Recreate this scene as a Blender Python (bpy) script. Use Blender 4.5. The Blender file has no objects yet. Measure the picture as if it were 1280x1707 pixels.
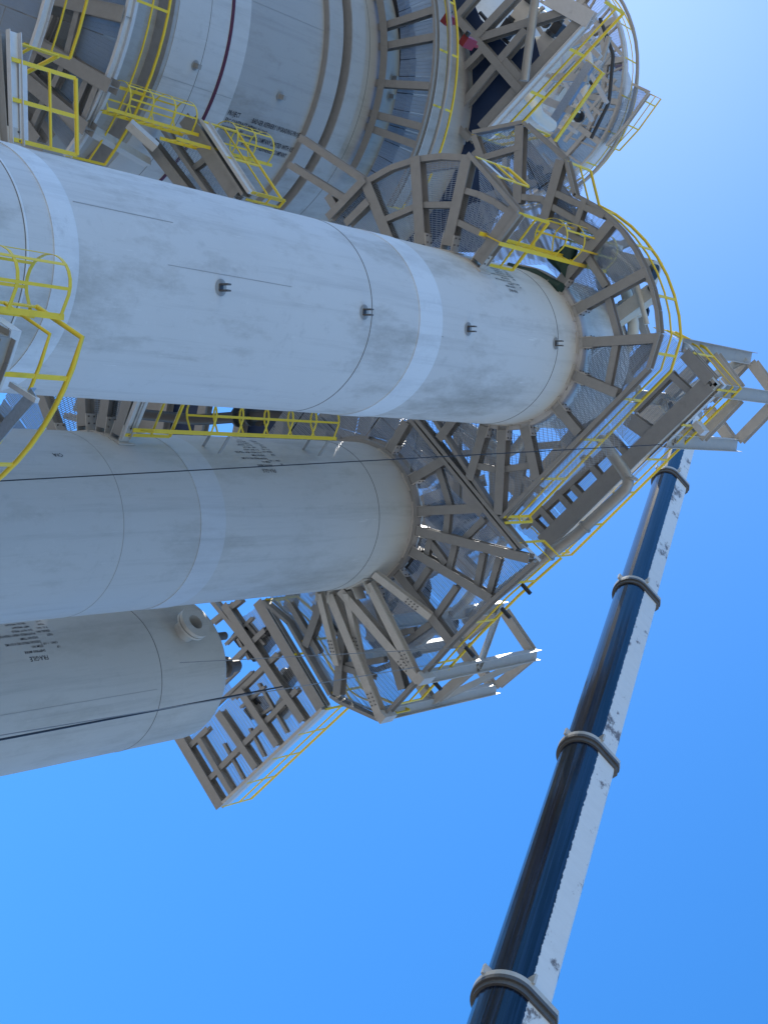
import bpy, bmesh, math, random
from mathutils import Vector, Matrix
random.seed(7)
S = bpy.context.scene
COL = S.collection
PI = math.pi

# ------------------------------------------------------------------ camera
# The photograph is a portrait frame turned on its side: world up points to the right of the picture.
FPX, VX, VY = 2564.0, 1679.8, -49.5          # focal length and zenith point, in photo pixels (1280 wide)
up_c = Vector((VX, -VY, -FPX)).normalized()
hor_c = (Vector((0, 0, -1)) - up_c * Vector((0, 0, -1)).dot(up_c)).normalized()
rgt_c = hor_c.cross(up_c)
ROT = Matrix((rgt_c, hor_c, up_c))           # camera -> world
cam = bpy.data.cameras.new('camera')
cam.sensor_fit = 'HORIZONTAL'; cam.sensor_width = 36.0; cam.lens = 36.0 * FPX / 1280.0
cam.clip_start = 0.1; cam.clip_end = 6000
cob = bpy.data.objects.new('camera', cam); COL.objects.link(cob)
cob.matrix_world = ROT.to_4x4()
S.camera = cob
S.render.resolution_x = 767; S.render.resolution_y = 1024

# ------------------------------------------------------------------ sky, sun, exposure
SUN_AZ, SUN_EL = math.radians(-42), math.radians(57)
W_ = bpy.data.worlds.new('World'); S.world = W_; W_.use_nodes = True
nt = W_.node_tree; nt.nodes.clear()
sky = nt.nodes.new('ShaderNodeTexSky'); sky.sky_type = 'NISHITA'; sky.sun_disc = False
sky.sun_elevation = SUN_EL; sky.sun_rotation = SUN_AZ
sky.air_density = 1.0; sky.dust_density = 0.14; sky.ozone_density = 5.0
bg = nt.nodes.new('ShaderNodeBackground'); bg.inputs['Strength'].default_value = 0.15
wo = nt.nodes.new('ShaderNodeOutputWorld')
hs = nt.nodes.new('ShaderNodeHueSaturation'); hs.inputs['Saturation'].default_value = 1.27
nt.links.new(sky.outputs[0], hs.inputs['Color']); nt.links.new(hs.outputs[0], bg.inputs[0]); nt.links.new(bg.outputs[0], wo.inputs[0])
sl = bpy.data.lights.new('sun', 'SUN'); sl.energy = 4.0; sl.angle = math.radians(0.5); sl.color = (1, 0.95, 0.87)
so = bpy.data.objects.new('sun', sl); COL.objects.link(so)
sd = Vector((math.sin(SUN_AZ) * math.cos(SUN_EL), math.cos(SUN_AZ) * math.cos(SUN_EL), math.sin(SUN_EL)))
so.rotation_euler = sd.to_track_quat('Z', 'Y').to_euler(); so.location = sd * 120
S.view_settings.view_transform = 'Standard'; S.view_settings.look = 'None'
S.view_settings.gamma = 1; S.view_settings.use_curve_mapping = False
S.view_settings.exposure = 0.92

# ------------------------------------------------------------------ helpers: where things stand
GZ = -1.6                                     # the ground lies 1.6 m under the camera

def ray(p):
    return ROT @ Vector((p[0] - 640, -(p[1] - 853.5), -FPX))
def at(p, z):
    """the point of the level plane at height z seen at p in the photograph"""
    d = ray(p); return d * (z / d.z)
def at2(p, z): return at(p, z).xy
def on_cyl(p, c, R):
    d = ray(p); a = d.x**2 + d.y**2; b = -2 * (d.x * c.x + d.y * c.y); cc = c.x**2 + c.y**2 - R * R
    return d * ((-b - math.sqrt(max(b * b - 4 * a * cc, 0))) / (2 * a))
def polar(c, r, deg):                         # azimuth 0 = away from camera, 90 = to the right
    a = math.radians(deg); return Vector((c.x + r * math.sin(a), c.y + r * math.cos(a)))
def azof(c, p): return math.degrees(math.atan2(p.x - c.x, p.y - c.y))
def V3(p, z): return Vector((p.x, p.y, z))

# ------------------------------------------------------------------ helpers: objects
def tag(o, label=None, cat=None, group=None, kind=None):
    for k, v in (('label', label), ('category', cat), ('group', group), ('kind', kind)):
        if v: o[k] = v
    return o
def thing(name, label, cat, loc, group=None):
    o = bpy.data.objects.new(name, None); COL.objects.link(o); o.location = Vector(loc); o.empty_display_size = 0.3
    return tag(o, label, cat, group)
def root_loc(p):
    L = Vector()
    while p is not None: L += p.location; p = p.parent
    return L

class MB:
    def __init__(s): s.v = []; s.f = []; s.sm = []
    def add(s, vs, fs, smooth=False):
        n = len(s.v); s.v += [Vector(v) for v in vs]; s.f += [tuple(i + n for i in f) for f in fs]; s.sm += [smooth] * len(fs)
    def prism(s, prof, a, b, upv=Vector((0, 0, 1)), caps=True, smooth=False, closed=True):
        """sweep a profile (side, up) from a to b"""
        a = Vector(a); b = Vector(b); ax = (b - a).normalized()
        sd = ax.cross(upv)
        if sd.length < 1e-4: sd = ax.cross(Vector((0, 1, 0)))
        sd.normalize(); u = sd.cross(ax)
        n = len(prof)
        vs = [a + sd * x + u * y for x, y in prof] + [b + sd * x + u * y for x, y in prof]
        fs = [(i, (i + 1) % n, n + (i + 1) % n, n + i) for i in range(n if closed else n - 1)]
        if caps: fs += [tuple(reversed(range(n))), tuple(range(n, 2 * n))]
        s.add(vs, fs, smooth)
    def box(s, a, b, w, h, upv=Vector((0, 0, 1)), y0=None):
        y0 = -h / 2 if y0 is None else y0
        s.prism([(-w / 2, y0), (w / 2, y0), (w / 2, y0 + h), (-w / 2, y0 + h)], a, b, upv)
    def tube(s, pts, r, n=8, closed=False, caps=True):
        pts = [Vector(p) for p in pts]; m = len(pts); vs = []; fs = []
        prev = None
        for i, p in enumerate(pts):
            if closed: t = (pts[(i + 1) % m] - pts[i - 1])
            else: t = pts[min(i + 1, m - 1)] - pts[max(i - 1, 0)]
            t.normalize()
            if prev is None:
                q = Vector((0, 0, 1)) if abs(t.z) < 0.9 else Vector((1, 0, 0))
                u = t.cross(q).normalized()
            else:
                u = (prev - t * prev.dot(t)).normalized()
            prev = u; w = t.cross(u)
            vs += [p + u * (r * math.cos(2 * PI * k / n)) + w * (r * math.sin(2 * PI * k / n)) for k in range(n)]
        for i in range(m if closed else m - 1):
            j = (i + 1) % m
            fs += [(i * n + k, i * n + (k + 1) % n, j * n + (k + 1) % n, j * n + k) for k in range(n)]
        s.add(vs, fs, True)
        if caps and not closed:
            s.add(vs[:n], [tuple(reversed(range(n)))]); s.add(vs[-n:], [tuple(range(n))])
    def plate(s, poly, z, t):
        n = len(poly)
        vs = [(p[0], p[1], z) for p in poly] + [(p[0], p[1], z + t) for p in poly]
        s.add(vs, [tuple(reversed(range(n))), tuple(range(n, 2 * n))] + [(i, (i + 1) % n, n + (i + 1) % n, n + i) for i in range(n)])
    def lathe(s, c, prof, n=96, smooth=True, a0=0.0, a1=360.0):
        full = abs(a1 - a0) >= 359.9
        m = n if full else n + 1
        vs = []
        for r, z in prof:
            for k in range(m):
                q = polar(c, r, a0 + (a1 - a0) * k / n); vs.append((q.x, q.y, z))
        fs = []
        for i in range(len(prof) - 1):
            for k in range(n):
                k2 = (k + 1) % m if full else k + 1
                fs.append((i * m + k, (i + 1) * m + k, (i + 1) * m + k2, i * m + k2))
        s.add(vs, fs, smooth)
    def build(s, name, mat, parent=None):
        me = bpy.data.meshes.new(name)
        L = root_loc(parent)
        me.from_pydata([v - L for v in s.v], [], s.f); me.update()
        me.polygons.foreach_set('use_smooth', s.sm)
        if mat: me.materials.append(mat)
        o = bpy.data.objects.new(name, me); COL.objects.link(o)
        if parent: o.parent = parent
        return o
def recalc(o):
    bm = bmesh.new(); bm.from_mesh(o.data); bmesh.ops.recalc_face_normals(bm, faces=bm.faces); bm.to_mesh(o.data); bm.free(); return o

def I_prof(w=.2, h=.25, tf=.016, tw=.012):    # origin at the bottom flange
    a, b = w / 2, tw / 2
    return [(-a, 0), (a, 0), (a, tf), (b, tf), (b, h - tf), (a, h - tf), (a, h), (-a, h), (-a, h - tf), (-b, h - tf), (-b, tf), (-a, tf)]
def C_prof(w=.09, h=.25, t=.012):
    return [(0, 0), (w, 0), (w, t), (t, t), (t, h - t), (w, h - t), (w, h), (0, h)]
_bz = [0]
def lift(z):
    _bz[0] += 1; return z + (_bz[0] * 5 % 17) * .0035
def beam(parent, a, b, w=.2, h=.25, mat=None, name='radial_beam', prof=None, upv=Vector((0, 0, 1))):
    m = MB(); m.prism(prof or I_prof(w, h), a, b, upv); return m.build(name, mat or M['steel'], parent)

# ------------------------------------------------------------------ materials
M = {}
def new_mat(name):
    m = bpy.data.materials.new(name); m.use_nodes = True; t = m.node_tree
    return m, t, t.nodes['Principled BSDF']
def N(t, ty, **kw):
    n = t.nodes.new(ty)
    for k, v in kw.items():
        if k in n.inputs: n.inputs[k].default_value = v
        else: setattr(n, k, v)
    return n
def coords(t, scale=(1, 1, 1)):
    c = t.nodes.new('ShaderNodeTexCoord'); mp = t.nodes.new('ShaderNodeMapping'); mp.inputs['Scale'].default_value = scale
    t.links.new(c.outputs['Object'], mp.inputs['Vector']); return mp.outputs[0]
def noise(t, vec, scale, detail=5, rough=.6):
    n = t.nodes.new('ShaderNodeTexNoise'); n.inputs['Scale'].default_value = scale; n.inputs['Detail'].default_value = detail
    n.inputs['Roughness'].default_value = rough; t.links.new(vec, n.inputs['Vector']); return n.outputs['Fac']
def ramp(t, fac, stops):
    r = t.nodes.new('ShaderNodeValToRGB'); e = r.color_ramp.elements
    while len(e) < len(stops): e.new(.5)
    for i, (p, c) in enumerate(stops):
        e[i].position = p; e[i].color = (*c, 1) if hasattr(c, '__len__') else (c, c, c, 1)
    t.links.new(fac, r.inputs[0]); return r.outputs[0]
def mix(t, fac, a, b, mode='MIX'):
    m = t.nodes.new('ShaderNodeMix'); m.data_type = 'RGBA'; m.blend_type = mode
    for s, v in ((m.inputs[0], fac), (m.inputs[6], a), (m.inputs[7], b)):
        if hasattr(v, 'node'): t.links.new(v, s)
        elif hasattr(v, '__len__'): s.default_value = (*v, 1) if len(v) == 3 else v
        else: s.default_value = v
    return m.outputs[2]
def bump(t, p, fac, strength=.2, dist=.01):
    b = t.nodes.new('ShaderNodeBump'); b.inputs['Strength'].default_value = strength; b.inputs['Distance'].default_value = dist
    t.links.new(fac, b.inputs['Height']); t.links.new(b.outputs[0], p.inputs['Normal'])

def vessel_mat(name, base, stain=(.17, .155, .12), amount=.55, seed=0., course=2.45):
    m, t, p = new_mat(name)
    v = coords(t); v2 = coords(t, (1, 1, .34)); v3 = coords(t, (2.6, 2.6, .10))
    big = noise(t, v, .22 + seed * .01, 4)
    c = mix(t, big, tuple(x * .90 for x in base), tuple(min(1, x * 1.1) for x in base))
    # every rolled shell course took the primer a little differently
    sx = N(t, 'ShaderNodeSeparateXYZ'); t.links.new(v, sx.inputs[0])
    dv = N(t, 'ShaderNodeMath', operation='DIVIDE'); t.links.new(sx.outputs['Z'], dv.inputs[0]); dv.inputs[1].default_value = course
    fl = N(t, 'ShaderNodeMath', operation='FLOOR'); t.links.new(dv.outputs[0], fl.inputs[0])
    wn = N(t, 'ShaderNodeTexWhiteNoise', noise_dimensions='1D'); t.links.new(fl.outputs[0], wn.inputs['W'])
    c = mix(t, ramp(t, wn.outputs['Value'], [(0, 0.), (1, .16)]), c, tuple(x * .78 for x in base))
    n2 = noise(t, v2, .62, 9, .70)                        # grimy clouds left by handling and weather
    c = mix(t, ramp(t, n2, [(.52, 0.), (.70, amount)]), c, stain)
    n5 = noise(t, v, 2.3, 9, .8)
    c = mix(t, ramp(t, n5, [(.57, 0.), (.72, amount * .55)]), c, tuple(x * .45 for x in base))
    n3 = noise(t, v3, 1.5, 7, .75)                        # rain streaks running down the shell
    c = mix(t, ramp(t, n3, [(.52, 0.), (.72, .42)]), c, tuple(x * .58 for x in base))
    n6 = noise(t, coords(t, (7, 7, .5)), 1.6, 5, .7)      # thin scratches
    c = mix(t, ramp(t, n6, [(.665, 0.), (.70, .25)]), c, tuple(min(1, x * 1.5) for x in base))
    n4 = noise(t, v, 9, 8, .75)
    c = mix(t, ramp(t, n4, [(.58, 0.), (.72, .25)]), c, tuple(min(1, x * 1.3) for x in base))
    t.links.new(c, p.inputs['Base Color'])
    t.links.new(ramp(t, n2, [(.3, .46), (.8, .70)]), p.inputs['Roughness'])
    p.inputs['Specular IOR Level'].default_value = .4
    bump(t, p, noise(t, v, .9, 3), .35, .03)
    return m
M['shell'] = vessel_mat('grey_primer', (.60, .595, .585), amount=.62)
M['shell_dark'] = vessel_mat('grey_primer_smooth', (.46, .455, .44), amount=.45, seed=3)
M['shell_old'] = vessel_mat('grey_primer_worn', (.375, .37, .36), amount=.6, seed=6, course=3.1)
M['shell_warm'] = vessel_mat('beige_grey_primer', (.475, .455, .415), amount=.35, seed=4)
M['band'] = vessel_mat('pale_primer', (.70, .73, .76), stain=(.40, .41, .42), amount=.6, seed=5)
M['band_warm'] = vessel_mat('pale_primer_warm', (.54, .54, .53), stain=(.33, .32, .30), amount=.5, seed=8)
M['band_faint'] = vessel_mat('faint_primer', (.49, .505, .52), stain=(.33, .33, .33), amount=.5, seed=9)
def simple(name, col, rough=.5, metal=0., var=.18, scale=6., spec=.5, b=.1):
    m, t, p = new_mat(name); v = coords(t)
    f = noise(t, v, scale, 6, .65)
    c = mix(t, f, tuple(x * (1 - var) for x in col), tuple(min(1, x * (1 + var)) for x in col))
    g = noise(t, v, scale * .31, 7, .7)
    c = mix(t, ramp(t, g, [(.58, 0.), (.72, .4)]), c, tuple(x * .55 for x in col))
    t.links.new(c, p.inputs['Base Color']); p.inputs['Metallic'].default_value = metal
    t.links.new(ramp(t, f, [(.3, max(.05, rough - .08)), (.7, rough + .1)]), p.inputs['Roughness'])
    p.inputs['Specular IOR Level'].default_value = spec
    bump(t, p, noise(t, v, scale * 6, 3), b, .004)
    return m
M['steel'] = simple('tan_primed_steel', (.30, .294, .278), .55)
M['steel_pale'] = simple('pale_primed_steel', (.49, .47, .43), .5)
M['galv'] = simple('galvanized_plate', (.60, .61, .61), .42, 0., .12, 9)
M['grating'] = simple('galvanized_grating', (.44, .46, .47), .45, .2, .1, 3)
M['yellow'] = simple('safety_yellow', (.80, .58, .035), .38, 0., .1, 5)
M['pipe'] = simple('bare_pipe_steel', (.36, .34, .31), .4, .25, .25, 4)
M['weld'] = simple('dark_weld', (.15, .145, .14), .7, 0., .45, 11)
M['redline'] = simple('maroon_strip', (.10, .012, .02), .5)
M['red'] = simple('red_paint', (.28, .03, .035), .5)
M['shade_plate'] = simple('shade_navy_plate', (.013, .036, .10), .6, 0., .4, .8)  # navy paint stands for the shade on the deck undersides
M['dark'] = simple('dark_equipment', (.03, .032, .035), .5)
M['green'] = simple('green_tarp', (.015, .05, .04), .6)
M['clad'] = simple('aluminium_cladding', (.72, .66, .58), .25, .9, .08, 2)
M['ink'] = simple('stencil_ink', (.018, .02, .028), .7)
M['cable'] = simple('black_cable', (.02, .02, .022), .6)
M['rope'] = simple('grey_rope', (.22, .22, .22), .8)
M['galv_tread'] = simple('checkered_galvanized_channel', (.42, .45, .48), .35, .5, .35, 22)
M['lug'] = simple('shaded_dark_steel', (.10, .095, .09), .5)  # dark tone carries the shading of the clips and boom collars
M['weld_soft'] = simple('painted_weld', (.30, .30, .295), .6)
M['glint_clad'] = simple('glint_warm_cladding', (.85, .70, .52), .35, .25, .08, 2)  # warm sun glint on the duct put into its base colour
M['insul'] = simple('pale_insulation', (.62, .58, .50), .6, 0., .2, 3)

# ------------------------------------------------------------------ ground
g, t, p = new_mat('gravel_ground'); v = coords(t)
c = mix(t, noise(t, v, .06, 6), (.23, .215, .195), (.30, .282, .256)); c = mix(t, noise(t, v, 14, 6), c, (.20, .18, .15), 'MIX')
t.links.new(c, p.inputs['Base Color']); p.inputs['Roughness'].default_value = .9
bump(t, p, noise(t, v, 30, 4), .5, .02)
mb = MB(); mb.add([(-2500, -2500, GZ), (2500, -2500, GZ), (2500, 2500, GZ), (-2500, 2500, GZ)], [(0, 1, 2, 3)])
tag(mb.build('ground', g), 'pale gravel ground of the plant site', None, None, 'structure')

# ------------------------------------------------------------------ vessels
def cyl(azr, D): return Vector((math.sin(azr) * D, math.cos(azr) * D))
C0, R0 = cyl(-.42986, 31.0), .171 * 31
C1, R1 = cyl(-.2158, 16.0), .1036 * 16
C2, R2 = cyl(math.radians(.12), 19.74), .084 * 19.74
C3, R3 = cyl(.14353, 23.8), .06966 * 23.8
LT = {}
def dome(R, z, k=.5, n=14):
    return [(R * math.cos(i / n * PI / 2), z + R * k * math.sin(i / n * PI / 2)) for i in range(n + 1)]
def vessel(label, c, R, ztop, mat, extra=None, group=None):
    r = thing('process_vessel', label, 'pressure vessel', (c.x, c.y, GZ), group)
    pr = [(R + .25, GZ), (R + .25, GZ + .12), (R, GZ + .13)] + [(R, GZ + .13 + (ztop - GZ - .13) * i / 24) for i in range(1, 24)] + (extra or dome(R, ztop))
    m = MB(); m.lathe(c, pr, 160); m.build('shell', mat, r); return r
def ring(root, c, R, z0, z1, proud, mat, name, a0=0, a1=360, n=160):
    m = MB(); m.lathe(c, [(R - .01, z0), (R + proud, z0), (R + proud, z1), (R - .01, z1)], n, False, a0, a1)
    for i in range(len(m.sm)): m.sm[i] = False
    return m.build(name, mat, root)
def seam(root, c, R, z, a0=0, a1=360, w=.026, mat=None):
    m = MB(); m.lathe(c, [(R - .004, z - w / 2), (R + .006, z - w / 4), (R + .006, z + w / 4), (R - .004, z + w / 2)], 160, True, a0, a1)
    return m.build('weld_seam', mat or M['weld'], root)
def vseam(root, c, R, deg, z0, z1, w=.012):
    q = polar(c, R + .002, deg); rad = (q - c).normalized(); up = Vector((rad.x, rad.y, 0))
    m = MB(); m.box(V3(q, z0), V3(q, z1), w, .008, up); return m.build('weld_seam', M['weld_soft'], root)
def clip_lug(root, c, R, p, pair=True, L=.16):
    h = on_cyl(p, c, R); rad = Vector((h.x - c.x, h.y - c.y, 0)).normalized(); tg = Vector((-rad.y, rad.x, 0))
    m = MB()
    m.box(h + rad * -.01, h + rad * .010, .1 if pair else .16, .1 if pair else .16, Vector((0, 0, 1)))
    for s in ((-.045, .045) if pair else (0,)):
        m.box(h + tg * s, h + tg * s + rad * L, (.024 if pair else .12), (.08 if pair else .12), Vector((0, 0, 1)))
    m.build('lug', M['lug'] if pair else M['steel'], root)
    m = MB(); u = Vector((0, 0, 1)); n = 20; o_ = h + rad * .006
    m.add([o_ + (tg * math.cos(2 * PI * k / n) + u * math.sin(2 * PI * k / n)) * .125 for k in range(n)], [tuple(range(n))])
    return m.build('weld_pad', M['weld_soft'], root)

v1 = vessel('tall grey front vessel with a pale band and clips down its face', C1, R1, 31.3, M['shell'], None, 'tall grey process vessels')
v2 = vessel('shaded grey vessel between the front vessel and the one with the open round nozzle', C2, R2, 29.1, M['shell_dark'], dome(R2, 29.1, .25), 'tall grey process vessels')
def zat(p, c, R): return on_cyl(p, c, R).z
# front vessel: bands, seams, clips
zb = zat((737, 540), C1, R1); ring(v1, C1, R1, zat((699, 540), C1, R1), zb, .012, M['band'], 'pale_band')
ring(v1, C1, R1, zat((90, 430), C1, R1), zat((131, 430), C1, R1), .012, M['band'], 'pale_band')
seam(v1, C1, R1, zat((620, 510), C1, R1)); seam(v1, C1, R1, zat((930, 560), C1, R1)); seam(v1, C1, R1, zat((46, 420), C1, R1), w=.05, mat=M['band'])
seam(v1, C1, R1, zat((43, 420), C1, R1), w=.02)
ring(v1, C1, R1, zat((964, 570), C1, R1), zat((973, 570), C1, R1), .10, M['band_warm'], 'stiffening_ring')
vseam(v1, C1, R1, 168, zat((700, 575), C1, R1), zat((736, 575), C1, R1))
vseam(v1, C1, R1, 205, zat((131, 500), C1, R1), zat((300, 510), C1, R1), .008)
vseam(v1, C1, R1, 182, zat((270, 530), C1, R1), zat((480, 545), C1, R1), .006)
for q in ((368, 479), (607, 520), (780, 548), (926, 572)): clip_lug(v1, C1, R1, q)
seam(v2, C2, R2, zat((632, 850), C2, R2)); seam(v2, C2, R2, zat((206, 860), C2, R2), mat=M['weld_soft'], w=.02)
ring(v2, C2, R2, zat((335, 870), C2, R2), zat((376, 870), C2, R2), .010, M['band_faint'], 'pale_band')
ring(v2, C2, R2, zat((688, 855), C2, R2), zat((696, 855), C2, R2), .09, M['steel'], 'stiffening_ring')
# rear right vessel with its rounded head
z3 = zat((372, 1125), C3, R3)
v3 = vessel('grey vessel at the right end with a rounded top and an open round nozzle', C3, R3, z3, M['shell_warm'], dome(R3, z3, .42), 'tall grey process vessels')
seam(v3, C3, R3, zat((269.6, 1124), C3, R3)); vseam(v3, C3, R3, 173, 5, zat((260, 1110), C3, R3), .008)
h = on_cyl((306, 1054), C3, R3)
def nozzle(root, base, direc, r, L, rf, tf=.09):
    m = MB(); d = direc.normalized(); q = Vector((0, 0, 1)) if abs(d.z) < .9 else Vector((1, 0, 0))
    u = d.cross(q).normalized(); w = d.cross(u); n = 40
    prof = [(r, -.3), (r, L), (rf, L), (rf, L + tf * .45), (r * 1.08, L + tf * .5), (r * 1.08, L + tf * .62), (rf, L + tf * .66), (rf, L + tf * 1.4), (r * .72, L + tf * 1.4), (r * .72, L * .2), (0, L * .2)]
    vs = [base + d * z + (u * math.cos(2 * PI * k / n) + w * math.sin(2 * PI * k / n)) * rr for rr, z in prof for k in range(n)]
    fs = [(i * n + k, i * n + (k + 1) % n, (i + 1) * n + (k + 1) % n, (i + 1) * n + k) for i in range(len(prof) - 1) for k in range(n)]
    m.add(vs, fs, False); return recalc(m.build('nozzle', M['shell_warm'], root))
rad3 = Vector((h.x - C3.x, h.y - C3.y, 0)).normalized()
nozzle(v3, h, rad3, .245, .26, .375, .12)
ring_pad = MB()
# big vessel behind, upper left
z0s = {k: v * 31.0 for k, v in dict(bl=.8757, seam=.9115, red=.9365, br=.9586, s1=1.058, s2=1.085, top=1.17).items()}
v0 = thing('process_vessel', 'very wide grey vessel behind with a maroon strip, pale band and black stencilled block', 'pressure vessel', V3(C0, GZ), 'tall grey process vessels')
pr0 = [(3.4, GZ)] + [(3.2, GZ + .1 + i * (24.4 - GZ) / 12) for i in range(13)] + [(R0 + .12, 24.9), (R0 + .12, 26.0), (R0 - .5, 26.02), (R0 - .5, 27.0), (R0, 27.02)] + [(R0, 27.02 + i * (41.5 - 27.02) / 10) for i in range(1, 11)] + dome(R0, 41.5)
m = MB(); m.lathe(C0, pr0, 220)
o = m.build('shell', M['shell_old'], v0)
o.data.polygons.foreach_set('use_smooth', [True] * len(o.data.polygons))
bpy.context.view_layer.objects.active = o
o.data.set_sharp_from_angle(angle=math.radians(35))
ring(v0, C0, R0, z0s['bl'], z0s['br'], .015, M['band_warm'], 'pale_band', n=220)
seam(v0, C0, R0 + .015, z0s['seam'], w=.02)
ring(v0, C0, R0 + .016, z0s['red'] - .05, z0s['red'] + .05, .02, M['redline'], 'maroon_strip', n=220)
for k, pr_ in (('s1', .16), ('s2', .30)):
    ring(v0, C0, R0, z0s[k] - .02, z0s[k] + .02, pr_ - .01, M['steel'], 'ring_web', n=220)  # shade under the ring put into a darker steel colour
    ring(v0, C0, R0 + pr_ - .03, z0s[k] + .0, z0s[k] + .62, .03, M['shell_old'], 'stiffening_ring', n=220)
seam(v0, C0, R0, 34.9); vseam(v0, C0, R0, 176, z0s['br'], z0s['s1'], .01)
vseam(v0, C0, R0 + .015, 150, z0s['bl'], z0s['br'], .01)
for q in ((325, 108), (467, 160), (577, 200), (650, 160), (655, 130)): clip_lug(v0, C0, R0 + .015, q, False, .16)

def stencil(root, lines, p, c, R, dirn, size, font_w=1.0):
    """lettering along the vessel's axis, wrapped on the shell as flat print; one part per line"""
    h = on_cyl(p, c, R); a0 = math.radians(azof(c, h.xy))
    for x_off, row, txt, sc in lines:
        cu = bpy.data.curves.new('stencil', 'FONT'); cu.body = txt; cu.size = size * sc; cu.resolution_u = 1; cu.space_character = 1.05; cu.offset = size * .012
        ob = bpy.data.objects.new('stencil', cu); COL.objects.link(ob)
        dg = bpy.context.evaluated_depsgraph_get(); me = bpy.data.meshes.new_from_object(ob.evaluated_get(dg)); vs = []
        for v in me.vertices:
            x = v.co.x * font_w + x_off * size; a = a0 + dirn * (v.co.y - row * size) / R
            vs.append((c.x + (R + .004) * math.sin(a), c.y + (R + .004) * math.cos(a), h.z + dirn * x))
        m = MB(); m.add(vs, [tuple(q.vertices) for q in me.polygons]); bpy.data.objects.remove(ob); bpy.data.curves.remove(cu); bpy.data.meshes.remove(me)
        m.build('stencilled_line', M['ink'], root)
C_ = 4.9
L0 = [(0, 0, 'PROJECT', 1), (0, 1.1, 'EPC CONTRACT NO.', 1), (0, 2.2, 'FABRICATED BY', 1), (0, 4.4, 'OWNER', 1), (0, 6.2, 'ITEM NO.', 1),
      (C_, .1, ': BADGER REFINERY UPGRADING PROJECT', 1), (C_, 1.2, ': CSMA-21-2103', 1), (C_, 2.4, ': KOREAN COMPANY LIMITED WITH KENT ENGINEERING & ENERGY AL CORPORATION', 1),
      (C_, 3.5, ': GULF SOUTH REFINERIES COMPANY', 1), (C_, 5.6, ': REACTOR VESSEL', 1), (C_, 7.4, ': 21-R-0101', 1)]
LS = [(0, 0, 'FRAGILE', 1.7)] + [(0, 1.6 + 1.3 * i, t_, 1) for i, t_ in enumerate(('SHIPPING MARK', 'ITEM NO.', 'DESIGN PRESSURE KG/CM2', 'DESIGN TEMP.', 'POSTWELD HEAT TREATED', 'DO NOT WELD', 'NET WEIGHT', 'GROSS WEIGHT', 'DIMENSION', 'MADE IN', 'PORT'))] + \
     [(-5.2, 2.2 + 1.25 * i, t_, 1) for i, t_ in enumerate(('UP', 'C/NO. 1 OF 1', '', 'TEST', 'SERIAL NO.', 'P.O. NO.', 'YEAR', 'LOT', 'CODE', 'MARK', 'UNIT')) if t_]
stencil(v0, L0, (379, 190), C0, R0 + .004, 1, .185, .60)
stencil(v1, LS, (861, 484), C1, R1, -1, .056, .9)
stencil(v2, LS, (458, 782), C2, R2, -1, .072, .9)
stencil(v3, LS, (79, 1092), C3, R3, -1, .082, .9)
stencil(v2, [(0, 0, 'C0A', 1)], (103, 756), C2, R2, -1, .12)

# ------------------------------------------------------------------ platform kit
def clip_poly(poly, n, d):
    out = []
    for i in range(len(poly)):
        a, b = poly[i - 1], poly[i]; sa, sb = a.dot(n) - d, b.dot(n) - d
        if (sa >= 0) != (sb >= 0): out.append(a + (b - a) * (sa / (sa - sb)))
        if sb >= 0: out.append(b)
    return out
PITCH, CROSS = .036, .10
def grate(parent, poly, z, ang, hole=None, mat=None, inset=.012, t=.03):
    """a bar grating panel: bearing bars and cross rods cut to the panel's outline"""
    poly = [Vector(p) for p in poly]
    m = MB(); cnt = 0
    for a, pitch, w, zz, hh in ((ang, PITCH, .006, z, t), (ang + 90, CROSS, .007, z + t - .012, .010)):
        d = Vector((math.cos(math.radians(a)), math.sin(math.radians(a)))); n = Vector((-d.y, d.x))
        s = [p.dot(n) for p in poly]; k = math.ceil((min(s) + inset) / pitch)
        while k * pitch < max(s) - inset:
            y = k * pitch; k += 1; xs = []
            for i in range(len(poly)):
                p, q = poly[i - 1], poly[i]; sp, sq = p.dot(n) - y, q.dot(n) - y
                if (sp >= 0) != (sq >= 0): xs.append((p + (q - p) * (sp / (sp - sq))).dot(d))
            xs.sort(); iv = []
            for x0, x1 in zip(xs[::2], xs[1::2]):
                x0 += inset; x1 -= inset
                if hole:
                    hc, hr = hole; e = hc.dot(n) - y
                    if abs(e) < hr:
                        hw = math.sqrt(hr * hr - e * e); cx = hc.dot(d)
                        for u0, u1 in ((x0, min(x1, cx - hw)), (max(x0, cx + hw), x1)):
                            if u1 - u0 > .05: iv.append((u0, u1))
                        continue
                if x1 - x0 > .04: iv.append((x0, x1))
            for x0, x1 in iv:
                p0 = d * x0 + n * y; p1 = d * x1 + n * y; o = n * (w / 2); cnt += 1
                vs = [(*(p0 - o), zz), (*(p0 + o), zz), (*(p0 + o), zz + hh), (*(p0 - o), zz + hh), (*(p1 - o), zz), (*(p1 + o), zz), (*(p1 + o), zz + hh), (*(p1 - o), zz + hh)]
                m.add(vs, [(0, 1, 5, 4), (1, 2, 6, 5), (2, 3, 7, 6), (3, 0, 4, 7)])
    if cnt < 3: return None
    return m.build('grating_panel', mat or M['grating'], parent)
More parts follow.
